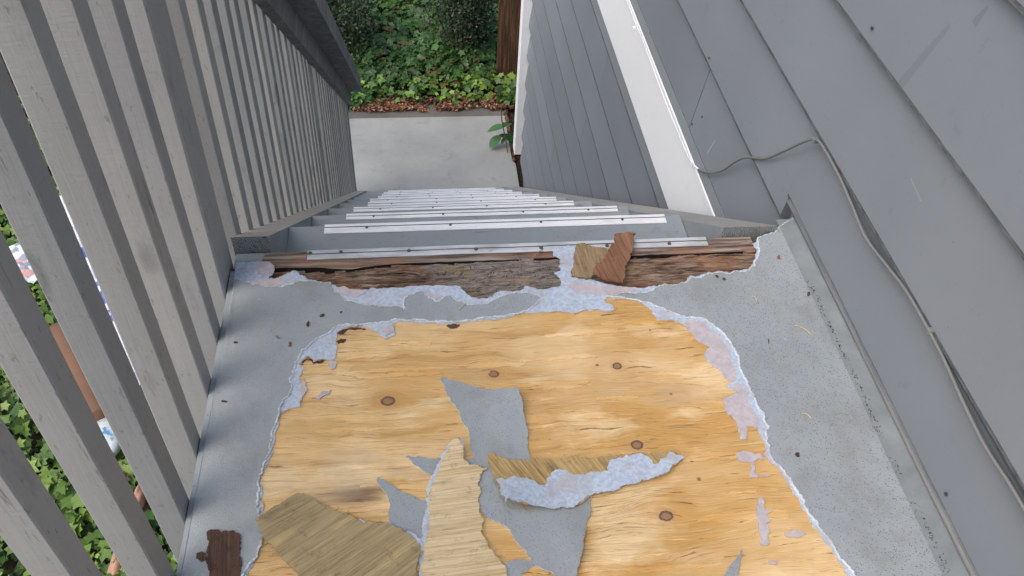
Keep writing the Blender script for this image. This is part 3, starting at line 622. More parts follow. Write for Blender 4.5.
sv, sf = [], []; rs = random.Random(5)
for k in range(420):
    x = rs.uniform(XL + .05, .83); y = rs.uniform(1.335, 1.443); L = rs.uniform(.012, .07); w = rs.uniform(.0008, .0028); h = rs.uniform(.0008, .003); a = rs.uniform(-.12, .12); z = rotz(x, y) + .001
    if y > nose_back(x) - .012: continue
    tz = rs.uniform(-.0015, .006)
    dx, dy = math.cos(a) * L / 2, math.sin(a) * L / 2; b = len(sv)
    sv += [(x - dx, y - dy, z), (x - dx * .5, y - dy * .5 - w, z + .0005), (x + dx, y + dy, z + tz), (x - dx * .4, y - dy * .4 + w, z + .0005), (x - dx * .3, y - dy * .3, z + h + tz * .4)]
    sf += [(b, b + 1, b + 4), (b + 1, b + 2, b + 4), (b + 2, b + 3, b + 4), (b + 3, b, b + 4), (b, b + 3, b + 2, b + 1)]
tag(mesh_obj('splinters', sv, sf, M_rot, landing), kind='stuff')
def nosez(x, y, t):
    e = noise.noise((x * 6, 3, 0)); return -.0035 + .0012 * noise.noise((x * 18, y * 120, 0)) + (-.006 * max(0, noise.noise((x * 9, y * 40, 7)) - .1))
V = []; F = []; nx = 300; prof = [(0, -.045), (0, 0), (.33, .0), (.66, .0), (1, 0), (1, -.045)]
for i in range(nx + 1):
    x = XL + .006 + (.800 - XL - .006) * i / nx
    yb = nose_back(x)
    for t, z in prof:
        y = yb + (Y_NOSE - yb) * t; V.append((x, y, nosez(x, y, t) if z == 0 else z))
for i in range(nx):
    for k in range(5): a = i * 6 + k; F.append((a, a + 1, a + 7, a + 6))
F += [tuple(range(6)), tuple(nx * 6 + k for k in range(5, -1, -1))]
nb = tag(mesh_obj('nosing_board', V, F, M_nose, landing), 'cracked nosing board with flaking paint')
n = NT('rot with gap shade'); M_black = n.done(n.mix(n.noise(80), (.012, .009, .008), (.03, .022, .018)), .95); nb.data.materials.append(M_black)
for i in range(nx): nb.data.polygons[i * 5].material_index = 1  # rotten rear face blackened to paint in the deep gap's shade
p = [on((x, y), 2, -.002).xy for x, y in [(735, 246), (744, 240.5), (751, 244), (756, 251), (752, 252), (744, 251)]]
sheet('board_end', [jag([q.to_tuple() for q in p], .004, .008, True, 3)], -.03, .028, M_nose, landing)
def strip(x0, x1, y0, y1, z, parent, name='nosing_strip', lip=.018, seed=0):
    bm = bmesh.new(); r = random.Random(seed); n = 24
    prof = [(y0, z + .0004), (y0, z + .0022), (y0 + .012, z + .0024), (y0 + .0125, z + .0014), (y0 + .0145, z + .0014), (y0 + .015, z + .0024), (y1 - .014, z + .0026), (y1 - .0135, z + .0016), (y1 - .0115, z + .0016), (y1 - .011, z + .003), (y1 - .002, z + .0034), (y1 + .0022, z + .001), (y1 + .0024, z - lip), (y1 + .0006, z - lip), (y1 + .0006, z + .0004)]
    rows = []
    for i in range(n + 1):
        x = x0 + (x1 - x0) * i / n; d = .0012 * noise.noise((x * 6, seed, 0)); e = .0004 * noise.noise((x * 25, seed, 2))
        rows.append([bm.verts.new((x, y + d, zz + e)) for y, zz in prof])
    for a, b in zip(rows, rows[1:]):
        for k in range(len(prof)): bm.faces.new((a[k], b[k], b[(k + 1) % len(prof)], a[(k + 1) % len(prof)]))
    bm.faces.new(rows[0]); bm.faces.new(rows[-1][::-1])
    o = bm_obj(name, bm, M_alu, parent); o.data.materials.append(M_screw); q = len(prof)
    for i in range(n):
        for k in (7, 8): o.data.polygons[i * q + k].material_index = 1
    return o
def screw(x, y, z, parent, name='screw', r=.0048):
    bm = bmesh.new(); bmesh.ops.create_cone(bm, cap_ends=True, segments=12, radius1=r, radius2=r * .8, depth=.0026, matrix=Matrix.Translation((x, y, z)))
    return bm_obj(name, bm, M_screw, parent)
s0 = strip(-.265, .686, 1.472, 1.5015, -.002, landing, seed=1); s0.data.materials[0] = M_alu_worn
for px in [(310.5, 250), (341, 251), (409, 251), (476, 249.5), (541, 248), (607, 246), (669.6, 245)]:
    q = on(px, 2, .0); screw(q.x, min(max(q.y, 1.482), 1.492), .002, s0)
for p, r in [((768, 276), .004), ((392, 283), .006), ((694, 278), .003)]:
    q = on(p, 2, .004)
screwpos = [(707, 275)]
for p in screwpos:
    q = on((716 + 8, 279), 2, .005); screw(q.x, q.y, .0058, landing, 'screw', .0042)

# ------------------------------------------------------------------ the staircase
stairs = thing('staircase', (.22, 6.2, G), 'grey painted wooden stairs going down with aluminium nosing strips', 'staircase')
kl, kr = .0295, .006
def xl(y): return XL - kl * (y - 1.5)
def xr(y): return .866 + kr * (y - 1.5)
def capz(y): return -.036 - .79 * (y - 1.608)
tr = [(1.802, -.188), (2.035, -.404), (2.302, -.582)] + [(2.302 + .266 * k - .016 * (k % 2), -.582 - .2105 * k - .016 * (k % 2)) for k in range(1, 15)]
for i, (y, z) in enumerate(tr):
    py = tr[i - 1][0] if i else 1.50
    x0, x1 = xl(y) + .085, xr(y) - .137
    rr = random.Random(i); bm = bmesh.new()
    ysp = py - .01 + (y - py) * .46
    add_box(bm, x0, x1, py - .015, y, z - .036, z, .003)
    td = bm_obj('tread', bm, M_tread, stairs)
    box('riser', x0 + .002, x1 - .002, y - .045, y - .027, z - .205, z - .037, M_stringer, stairs)
    a, b = (-.272, .682) if i else (-.274, .681)
    a += rr.uniform(-.018, .018) - .006 * (i > 6); b += rr.uniform(-.03, .012)
    st = strip(max(a, x0 + .01), min(b, x1 - .01), y - (.037 if i == 0 else .030), y - .001, z + .0005, td, seed=i + 3)
    m = 4; xs = [a + (b - a) * (k + .5 + rr.uniform(-.12, .12)) / m for k in range(m)]
    for x in xs: screw(x, y - .018, z + .0035, td, 'screw', .0042)
def stringer(x_of, w, dz=0.0):
    ys = [1.512, 6.30]; V = []
    for y in ys:
        xo = x_of(y); t = capz(y) + dz; lo = max(t - .30, G) if y > 5 else t - .30
        V += [(xo, y, t), (xo + w, y, t), (xo + w, y, lo), (xo, y, lo)]
    V[6] = (V[6][0], V[6][1], G); V[7] = (V[7][0], V[7][1], G); V[4] = (V[4][0], 6.27, max(capz(6.27), G + .02)); V[5] = (V[5][0], 6.27, max(capz(6.27), G + .02))
    F = [(0, 1, 5, 4), (1, 2, 6, 5), (2, 3, 7, 6), (3, 0, 4, 7), (3, 2, 1, 0), (4, 5, 6, 7)]
    s = mesh_obj('stringer', V, F, M_stringer, stairs)
    s.data.materials.append(M_stringer_top); s.data.polygons[0].material_index = 1; s.data.materials.append(M_endgrain); s.data.polygons[4].material_index = 2
    return s
stringer(lambda y: xl(y) + .001, .084); stringer(lambda y: xr(y) - .136, .136, -.02)

# ------------------------------------------------------------------ railings, every baluster its own part
def lumber(sx, sy, h, bev=.0025, segs=10, seed=0):
    bm = bmesh.new(); b = bev; ring = [(b, 0), (sx - b, 0), (sx, b), (sx, sy - b), (sx - b, sy), (b, sy), (0, sy - b), (0, b)]; rows = []; r = random.Random(seed)
    for i in range(segs + 1):
        z = h * i / segs; dx = .0016 * noise.noise((z * 2, seed, 0)); dy = .0016 * noise.noise((z * 2, seed, 5))
        rows.append([bm.verts.new((x + dx, y + dy, z)) for x, y in ring])
    for a, c in zip(rows, rows[1:]):
        for k in range(8): bm.faces.new((a[k], a[(k + 1) % 8], c[(k + 1) % 8], c[k]))
    bm.faces.new(rows[0][::-1]); bm.faces.new(rows[-1])
    bmesh.ops.recalc_face_normals(bm, faces=bm.faces)
    me = bpy.data.meshes.new('baluster'); bm.to_mesh(me); bm.free(); me.materials.append(M_baluster); return me
def put(name, me, parent, x, y, z, rz=0.0):
    o = link(name, me, parent); o.location = (x, y, z); o.rotation_euler = (random.uniform(-.0025, .0025), random.uniform(-.0025, .0025), rz); return o
lrail = thing('landing_railing', (XL - .02, .3, -.22), 'grey wooden guard railing with upright balusters along the landing edge', 'railing')
protos = [lumber(.047, .046, 1.27, seed=s) for s in range(5)]
ys = [1.230, 1.093, .951, .817, .675, .529, .388, .248, .108, -.032, -.172, -.312, -.452, -.592, -.732]
for i, y in enumerate(ys): put('baluster', protos[i % 5], lrail, XL - .0475, y, -.225, random.uniform(-.02, .02))
post = lumber(.117, .117, 1.0, .004, seed=9)
pm = lumber(.105, .115, 1.55, .004, seed=11); put('post', pm, lrail, XL - .1065, 1.370, -.30)
put('post', pm, lrail, XL - .1065, -.93, -.30)
box('top_rail', XL + .001, XL + .039, -.93, 1.372, 1.0, 1.13, M_rail, lrail, .003)
box('rail_cap', XL - .09, XL + .055, -.95, 1.50, 1.132, 1.17, M_rail, lrail, .004)
srail = thing('stair_railing', (XL - .1, 6.2, G), 'grey wooden stair railing with close balusters and a heavy sloping handrail', 'railing')
sp = [lumber(.047, .043, 1.15, seed=20 + s) for s in range(5)]
k = 0; y = 1.583
while y < 6.1:
    if not (3.58 < y < 3.80): put('baluster', sp[k % 5], srail, xl(y) - .0475, y, capz(y) - .22, random.uniform(-.02, .02))
    y += .1385; k += 1
put('post', lumber(.10, .115, 1.5, .004, seed=31), srail, xl(3.66) - .10, 3.655, capz(3.66) - .50)
pe = lumber(.10, .10, 1.16, .004, seed=33); put('post', pe, srail, xl(6.12) - .10, 6.10, G - .02)
def rail_lo(y): return 1.993 - .765 * y
def sloped(name, xa, xb, za, zb, y0, y1, mat):
    V = []; m = 30
    for i in range(m + 1):
        y = y0 + (y1 - y0) * i / m; d = .002 * noise.noise((y * 1.5, za, 0))
        V += [(xl(y) + xa + d, y, rail_lo(y) + za), (xl(y) + xb + d, y, rail_lo(y) + za), (xl(y) + xb + d, y, rail_lo(y) + zb), (xl(y) + xa + d, y, rail_lo(y) + zb)]
    F = [(0, 1, 2, 3), tuple(m * 4 + j for j in (3, 2, 1, 0))]
    for i in range(m):
        a = i * 4
        for j in range(4): F.append((a + j, a + 4 + j, a + 4 + (j + 1) % 4, a + (j + 1) % 4))
    return mesh_obj(name, V, F, mat, srail)
sloped('handrail_board', .0015, .040, 0, .12, 1.488, 6.10, M_rail)
sloped('handrail_cap', -.06, .133, .122, .162, 1.505, 6.13, M_rail)
sloped('grip_board', .090, .130, .164, .255, 1.51, 6.12, M_rail)

# ------------------------------------------------------------------ torn scraps lying on the plywood
def cen(px): 
    q = floor_pts(px); return (sum(p[0] for p in q) / len(q), sum(p[1] for p in q) / len(q), 0)
GRAIN = {M_olive: math.radians(35), M_palev: math.radians(4), M_flapv: math.radians(-62)}
def scrap(name, label, cat, px, z0, th, mat, seed, amp=.004, curl=None, layers=(), group=None):
    if not layers:
        o = sheet(name, [jag(floor_pts(px), amp, .0035, True, seed)], z0, th, mat, None, grid=.012 if curl else .03, curl=curl, side=M_rim if mat == M_coat else None)
        return tag(o, label, cat, group)
    t = thing(name, cen(px), label, cat, group)
    sheet('veneer' if mat in (M_olive, M_palev, M_flapv, M_tanchip, M_redchip) else 'coating_face', [jag(floor_pts(px), amp, .005, True, seed)], z0, th, mat, t, grid=.012, curl=curl)
    for i, (nm, lp, m, dz, lt, a) in enumerate(layers):
        sheet(nm, [jag(floor_pts(lp), a, .0035, True, seed + 50 + i)], z0 + dz, lt, m, t, grid=.012, curl=curl)
    if mat in GRAIN: slivers('edge_splinters', px, mat, t, GRAIN[mat], z0 + th * .6, 90, seed)
    return t
def lift(px, amt, rad):                                        # one corner or edge of a scrap curls up
    q = on(px, 2, 0)
    def f(x, y):
        d = math.hypot(x - q.x, y - q.y) / rad; return amt * max(0, 1 - d) ** 2 + .0012 * noise.noise((x * 25, y * 25, q.x))
    return f
scrap('coating_scrap', 'narrow grey coating scrap with a straight right edge on bare plywood', 'scrap',
      [(440.7, 379), (446, 378.5), (457.6, 382.5), (470, 386), (484, 392), (500, 392), (517.6, 393.8), (522, 408), (525, 424), (528, 444), (530.7, 464), (505, 466), (487.6, 462), (474.5, 459.4), (470, 448), (469, 437), (466, 428), (459.4, 412.5), (452, 404), (448, 397.5)], .0006, .0034, M_coat, 101, .0028, lift((526, 398), .026, .13))
scrap('coating_scrap', 'broad grey coating scrap pinned under the blue and brown torn flap', 'scrap',
      [(463, 460.5), (478, 458), (489, 462), (500, 490), (520, 497), (555, 496), (592.6, 497), (590, 515), (585, 536), (580, 560), (574, 590), (556, 590), (552, 574), (532.6, 564.5), (527, 556), (521, 547.6), (513, 537), (506, 527), (498, 522), (487.6, 519.5), (482, 512), (478, 508), (478, 484), (468, 470)], .0008, .0032, M_coat, 102, .003, lift((590, 560), .014, .13))
blue_c = [(496, 484), (505, 486), (517.6, 482), (529, 484), (537, 488), (544, 489.5), (549, 480), (555, 472.6), (568, 475), (585, 478), (597, 474), (607.6, 472.6), (611, 462), (625, 458), (640, 456), (652, 466), (662, 461), (669, 455), (676, 458), (684, 460), (675.6, 466.7), (662, 477), (641.6, 482), (621, 489), (594, 495.6), (577, 507.5), (560, 510), (545, 511.5), (529, 510.5), (508, 508), (505.6, 513), (499, 498)]
scrap('torn_flap', 'long torn flap with splintered veneer along one side and pale blue foam', 'scrap',
      [(487, 455.7), (500, 459), (516, 463), (530.7, 461.3), (545, 461), (570, 458.5), (590, 461), (607.6, 458.3), (625, 457), (645, 456.5), (669, 453), (684, 460), (675.6, 466.7), (662, 477), (641.6, 482), (621, 489), (594, 495.6), (577, 507.5), (560, 510), (529, 510), (508, 508), (505.6, 513), (495, 484)], .0055, .0028, M_flapv, 103, .003, lift((506, 512), .03, .13),
      [('foam_backing', blue_c, M_blue, .0030, .0016, .0055)])
pale = [(452, 448), (459.4, 444.4), (463, 452), (463, 459.4), (469, 469), (478, 468), (487.6, 470.7), (480, 477), (478, 484), (481, 495), (479.3, 510), (484, 522), (482, 536), (489.5, 551), (499, 560), (506, 570), (512, 590), (424, 590), (423, 562.6), (426, 540), (429, 517.6), (430.5, 487.6), (439, 472.6), (446, 457.6)]
scrap('veneer_scrap', 'pale yellow splintered veneer scrap with a blue foam edge', 'scrap',
      pale, .0048, .0026, M_palev, 104, .0035, lift((456, 446), .02, .12),
      [('foam_backing', [(449, 449), (460, 443), (464, 452), (463, 459), (455, 470), (447, 490), (440, 530), (436, 566), (455, 572), (440, 592), (415, 592), (418, 562.6), (421, 540), (424.5, 517.6), (426.5, 487.6), (435, 472.6), (442, 457.6)], M_blue, -.0018, .0016, .0045)])
scrap('coating_scrap', 'small pointed grey coating scrap beside the pale veneer scrap', 'scrap',
      [(405, 457.6), (416, 458), (428, 460), (440.7, 459.4), (437, 469), (429.4, 474.5), (424, 472), (416, 467)], .0006, .003, M_coat, 105, .003)
scrap('coating_scrap', 'ragged grey coating scrap between the brown board scrap and the pale veneer', 'scrap',
      [(377, 478), (386, 482), (397.5, 489.5), (412.5, 497), (428, 502.6), (427, 529), (420, 549), (409, 541), (393.8, 530), (388, 517.6), (390, 508), (388, 499), (381, 488)], .0006, .003, M_coat, 106, .003)
scrap('coating_scrap', 'thin grey sliver of coating standing alone on plywood near the pink stain', 'scrap',
      [(742, 549), (738, 556), (729, 567), (720, 580), (716, 590), (734, 590), (738, 575)], .0006, .003, M_coat, 107, .0015)
scrap('coating_scrap', 'tiny grey coating crumb under the tip of the broad grey scrap', 'scrap',
      [(500, 566), (508, 562), (520, 561), (530, 562), (535, 567), (526, 572), (520, 578), (505, 578)], .0006, .003, M_coat, 108, .003)
scrap('veneer_scrap', 'large olive brown veneer scrap lying slantwise at the torn coating edge', 'scrap',
      [(258, 527), (278, 511), (299.4, 496.3), (315, 503), (331.5, 511.6), (346.8, 516), (360.5, 524), (375, 525), (389.6, 527), (411, 537.6), (420, 547), (418, 562), (414, 590), (318, 592), (300, 580), (288.7, 566.7), (276.5, 553), (265, 543)], .0055, .0034, M_olive, 109, .0025, lift((262, 528), .022, .14),
      [('foam_backing', [(355, 523), (361, 520.5), (375, 524), (390, 525), (413, 535), (423, 547), (420, 562), (415, 562), (416, 550), (405, 540), (390, 530), (368, 528), (364, 540), (361, 530)], M_blue, -.0012, .0018, .003)])
scrap('wood_chip', 'dark brown rectangular wood chip on the grey coating by the railing', 'wood chip',
      [(207.6, 534), (216, 531.5), (228, 533), (240, 535), (241.5, 550), (241, 576), (239, 592), (212, 594), (210, 575), (208, 555)], .005, .0022, M_darkchip, 110, .004)
scrap('wood_chip', 'small dark crumb beside the dark rectangular wood chip', 'wood chip', [(197, 556), (203, 553), (207, 555), (207, 561), (201, 563), (197, 560)], .005, .0018, M_darkchip, 111, .0015)
scrap('rotten_chip', 'olive and grey rotten wood chip lying over the pale blue flap', 'wood chip',
      [(576, 247), (583, 246), (590, 250), (600, 250), (608, 251), (606, 262), (597, 271), (591, 280), (571, 278.6), (573, 270), (574, 262)], .0036, .005, M_tanchip, 112, .0045, lift((590, 250), .006, .05))
scrap('rotten_chip', 'reddish brown rotten wood chip bridging the aluminium nosing strip', 'wood chip',
      [(616, 238.7), (625, 238), (634.5, 238.7), (633, 245), (628.5, 259.5), (624, 271.7), (625, 280), (622, 286.5), (612, 284.5), (601, 282), (594, 278), (593, 273), (604, 263), (608.5, 252.6), (614.6, 245.6)], .0095, .006, M_redchip, 113, .0045, lift((625, 239), .006, .07))
# small litter on the landing
bits = [((308, 326), (5, 9), M_darkchip, 'dark brown bark flake'), ((322, 317.5), (8, 4), M_darkchip, None), ((278, 339), (6, 4), M_tanchip, None), ((290, 346), (6, 8), M_redchip, None), ((797, 457), (9, 8), M_darkchip, 'dark flake with a pale chip on the grey coating by the wall'), ((808, 295), (4, 7), M_darkchip, None), ((716, 278), (6, 4), M_darkchip, None), ((778, 259), (6, 8), M_redchip, None), ((341, 314), (5, 2), M_darkchip, None), ((768, 343), (2, 7), M_darkchip, None), ((225, 403), (9, 3), M_darkchip, None), ((236, 344), (7, 3), M_darkchip, None)]
names = ['dark bark flake on the coating near the plywood corner', 'slim curled bark flake just above the plywood corner flake', 'tan splinter on the coating left of the plywood', 'rusty twig bit on the coating left of the plywood', 'dark flake with a pale chip on the coating by the wall', 'small dark crumb near the flashing on the coating', 'black crumb on the coating beside the rotted board', 'orange brown flake near the wall notch', 'short dark needle above the plywood edge', 'dark upright needle on the coating right of the plywood', 'dark needle on the coating along the railing', 'short dark needle near the foot of the corner post']
for i, ((px, sz, m, _), lb) in enumerate(zip(bits, names)):
    r = random.Random(i); a = r.uniform(-.6, .6)
    pts = []
    for k in range(7):
        th = 2 * math.pi * k / 7; q = r.uniform(.4, 1.05) * .4
        ex, ey = sz[0] * q * math.cos(th), sz[1] * q * math.sin(th); pts.append((px[0] + ex * math.cos(a) - ey * math.sin(a), px[1] + ex * math.sin(a) + ey * math.cos(a)))
    o = tag(sheet('debris_flake', [jag(floor_pts(pts), .003, .003, True, i)], .005, .0018, m, None), lb, 'flake', 'flakes scattered on the landing')
for i, (a, b) in enumerate([((795, 325), (812, 335)), ((675, 322), (690, 328)), ((757, 302), (752, 296)), ((801, 413), (811, 418)), ((466, 303), (459, 310)), ((530, 260), (543, 249)), ((516, 255), (522, 270))]):
    z = .0062 if b[0] > 545 or b[1] > 300 else .004
    p, q = on(a, 2, z), on(b, 2, z); m = (p + q) / 2 + Vector((.002, .002, .002))
    V, F = tube_mesh(catmull([p, m, q], 4), .0011, 5)
    lb = ['pale dry needle on the coating by the wall', 'pale needle at the corner of the torn plywood', 'short pale needle below the rotted board', 'tiny pale needle on the coating right of the plywood', 'pale needle on the torn coating strip', 'dry twig leaning across the nosing board crack', 'dark twig lying across the nosing board'][i]
    tag(mesh_obj('dry_needle', V, F, M_palev if i < 5 else M_tanchip), lb, 'needle', 'dry needles on the landing')

# ------------------------------------------------------------------ planting: leaves as real little faces
def leaf_cloud(name, centers, normals, sizes, tones, mat, shape='ivy', parent=None):
    if shape == 'ivy':
        base = np.array([(0, -.45, 0), (.36, -.54, -.05), (.34, -.15, .06), (.60, .12, -.09), (.27, .24, .06), (0, .68, -.14), (-.27, .24, .06), (-.60, .12, -.09), (-.34, -.15, .06), (-.36, -.54, -.05), (0, .0, .0)])
        tris = [(10, i, (i + 1) % 10) for i in range(10)]
    else:
        base = np.array([(0, -.5, 0), (.26, 0, .06), (0, .5, -.04), (-.26, 0, .06)]); tris = [(0, 1, 2), (0, 2, 3)]
    N = len(centers); nb = len(base)
    nrm = normals / np.linalg.norm(normals, axis=1, keepdims=True)
    rv = rng.normal(size=(N, 3)); u = np.cross(nrm, rv); u /= np.linalg.norm(u, axis=1, keepdims=True); v = np.cross(nrm, u)
    B = base[None] * sizes[:, None, None] * rng.uniform(.85, 1.15, (N, 1, 3))
    P = centers[:, None] + B[..., 0:1] * u[:, None] + B[..., 1:2] * v[:, None] + B[..., 2:3] * nrm[:, None]
    T = (np.array(tris)[None] + (np.arange(N) * nb)[:, None, None]).reshape(-1, 3)
    me = bpy.data.meshes.new(name); me.vertices.add(N * nb); me.vertices.foreach_set('co', P.astype(np.float32).ravel())
    me.loops.add(T.size); me.loops.foreach_set('vertex_index', T.astype(np.int32).ravel())
    me.polygons.add(len(T)); me.polygons.foreach_set('loop_start', np.arange(0, T.size, 3, dtype=np.int32))
    me.update(calc_edges=True); me.validate()
    at = me.attributes.new('tone', 'FLOAT', 'POINT'); at.data.foreach_set('value', np.repeat(tones, nb).astype(np.float32))
    me.materials.append(mat); return link(name, me, parent)
def nz(x, y, s, o=0): return noise.noise((x * s, y * s, o))
def ivy(name, xr_, yr_, n, hfun, tonef, size, label, keep=lambda x, y: True, up=(0, -.25, 1)):
    C, NN, S, T = [], [], [], []
    while len(C) < n:
        x, y = rng.uniform(*xr_), rng.uniform(*yr_)
        if not keep(x, y): continue
        h = hfun(x, y); d = rng.random() ** .6
        C.append((x, y, h[0] + .015 + h[1] * d)); NN.append((rng.normal() * .45 + up[0], rng.normal() * .45 + up[1], rng.normal() * .25 + up[2]))
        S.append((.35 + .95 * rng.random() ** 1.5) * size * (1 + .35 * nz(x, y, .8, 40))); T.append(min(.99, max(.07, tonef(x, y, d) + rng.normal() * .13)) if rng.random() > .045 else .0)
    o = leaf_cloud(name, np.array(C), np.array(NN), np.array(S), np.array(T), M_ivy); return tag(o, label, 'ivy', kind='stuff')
def edge(x): return 7.66 + .10 * nz(x, 0, 2.2, 5) + .06 * nz(x, 0, 7, 2)
def bare(x, y): return nz(x, y, 2.6, 11) > .33 and y > 8.3
def bank_keep(x, y):
    if y < edge(x): return False
    if x > .84 and 7.9 < y < 8.3: return False
    if bare(x, y) and rng.random() < .85: return False
    if -.55 < x < .85 and y < 7.86 + .1 * nz(x, y, 4, 3) and rng.random() < .8: return False
    return True
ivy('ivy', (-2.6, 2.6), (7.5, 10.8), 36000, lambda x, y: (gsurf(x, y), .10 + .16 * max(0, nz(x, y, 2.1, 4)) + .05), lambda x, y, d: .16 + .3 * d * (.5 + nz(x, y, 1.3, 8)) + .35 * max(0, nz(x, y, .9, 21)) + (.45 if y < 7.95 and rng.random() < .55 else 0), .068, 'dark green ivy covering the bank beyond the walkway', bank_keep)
ivy('ivy', (-5.2, -1.12), (.9, 7.7), 22000, lambda x, y: (G - .06, .12 + .22 * max(0, nz(x, y, 1.9, 4) + .25)), lambda x, y, d: .22 + .5 * d + .25 * nz(x, y, 1.6, 8), .075, 'bright green ivy bed below the railing', lambda x, y: x < -1.2 + .12 * nz(x, y, 3) and nz(x, y, 1.4, 30) < .42)
# leaf litter along the kerb
C, NN, S, T = [], [], [], []
for k in range(4200):
    x = rng.uniform(-1.0, 1.0); y = 7.64 + abs(rng.normal()) * .13 - .06 + .07 * nz(x, 0, 4, 7)
    if nz(x, y, 4, 17) < -.2 + .5 * (rng.random() - .6): continue
    C.append((x, y, (gsurf(x, y) if y > 7.78 else G - .015) + .012 + rng.random() * .03)); NN.append((rng.normal() * .5, rng.normal() * .5, 1)); S.append(rng.uniform(.02, .06)); T.append(rng.random())
for k in range(700):
    x = rng.uniform(.895, .928); y = rng.uniform(6.72, 7.6); C.append((x, y, G - .04 + rng.random() * .03)); NN.append((rng.normal() * .5, rng.normal() * .5, 1)); S.append(rng.uniform(.02, .05)); T.append(rng.random())
for k in range(900):
    x = rng.uniform(.1, 1.1); y = rng.uniform(8.2, 10.0)
    if nz(x, y, 2.6, 11) > .1: C.append((x, y, gsurf(x, y) + .02 + rng.random() * .03)); NN.append((rng.normal() * .5, rng.normal() * .5, 1)); S.append(rng.uniform(.03, .07)); T.append(rng.random())
tag(leaf_cloud('leaf_litter', np.array(C), np.array(NN), np.array(S), np.array(T), M_litter, 'leaf'), 'rusty brown leaf litter along the kerb strip', 'leaf litter', kind='stuff')
# shrubs on the bank
def shrub(x, y, rad, hgt, n, label, seed, tone):
    z0 = gsurf(x, y); t = thing('shrub', (x, y, z0), label, 'shrub', None); r = np.random.default_rng(seed)
    VV, FF = [], []; tips = []
    for k in range(22):
        a = r.uniform(0, 6.28); rr = rad * r.uniform(.2, .9); top = Vector((x + rr * math.cos(a), y + rr * math.sin(a), z0 + hgt * r.uniform(.45, 1)))
        b = Vector((x + .06 * math.cos(a), y + .06 * math.sin(a), z0 - .03)); m = b.lerp(top, .5) + Vector((rr * .15 * math.cos(a), rr * .15 * math.sin(a), .05))
        pts = catmull([b, m, top], 4); V, F = tube_mesh(pts, .01, 5, [.018 - .014 * i / (len(pts) - 1) for i in range(len(pts))])
        o = len(VV); VV += V; FF += [tuple(i + o for i in f) for f in F]; tips += [b.lerp(top, q) for q in (.45, .6, .75, .9, 1.0)] + [m]
    mesh_obj('stems', VV, FF, M_bark, t)
    tips = np.array([tuple(p) for p in tips]); idx = r.integers(0, len(tips), n)
    C = tips[idx] + r.normal(size=(n, 3)) * np.array([.09, .09, .10]); C = C[C[:, 2] > z0 + .04]; n = len(C)
    NN = np.array([0, -.3, .8]) + r.normal(size=(n, 3)) * .6; S = r.uniform(.018, .045, n); depth = (C[:, 2] - z0) / hgt
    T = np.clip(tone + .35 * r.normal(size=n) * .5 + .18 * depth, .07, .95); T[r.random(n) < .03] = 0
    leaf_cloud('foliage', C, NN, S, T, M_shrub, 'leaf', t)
shrub(.52, 8.38, .34, 1.2, 9000, 'dark small-leaved shrub growing near the brown fence', 1, .2)
shrub(-.72, 8.5, .5, .95, 9000, 'dark twiggy shrub on the bank above the handrail end', 2, .28)
shrub(.05, 9.75, .5, .5, 4000, 'olive green shrub at the back of the ivy bank', 5, .4)
# young weed by the house corner
weed = thing('weed', (.80, 6.86, G), 'young leafy weed sprouting between walkway and house corner', 'plant')
st = catmull([(.868, 6.83, G - .03), (.85, 6.86, G + .12), (.81, 6.92, G + .30), (.80, 6.96, G + .44)], 5)
V, F = tube_mesh(st, .005, 6); mesh_obj('stem', V, F, M_ivy, weed)
n = NT('weed leaf'); M_weed = n.done(n.mix(n.noise(30), (.03, .10, .03), (.06, .17, .05)), .5, spec=.4)
for i, (px, L, d) in enumerate([((496, 128), .18, (-.9, .1)), ((507, 124), .16, (.2, .9)), ((508, 138), .18, (.8, -.1)), ((495, 143), .17, (-.6, -.6)), ((512, 151), .17, (.5, -.5)), ((503, 147), .07, (-.4, -.5)), ((511, 133), .09, (.7, .4))]):
    q = on(px, 1, 6.92); q.z = max(q.z, G + .08); dd = Vector((d[0], d[1], -.25)).normalized(); s_ = dd.cross(Vector((0, 0, 1))).normalized(); up = s_.cross(dd)
    V = []; F = []
    for k in range(7):
        t = k / 6; w = .30 * L * math.sin(math.pi * min(1, t * .93 + .05)) ** .8; c = q + dd * (t - .5) * L + up * (-.12 * L * t * t)
        V += [c - s_ * w + up * w * .25, c, c + s_ * w + up * w * .25]
    for k in range(6): a = k * 3; F += [(a, a + 1, a + 4, a + 3), (a + 1, a + 2, a + 5, a + 4)]
    mesh_obj('leaf', V, F, M_weed, weed, True)
    b = min(st, key=lambda p: (p - (q - dd * .5 * L)).length); V, F = tube_mesh([b, (b + q - dd * .5 * L) / 2, q - dd * .48 * L], .002, 4); mesh_obj('leaf_stalk', V, F, M_weed, weed)
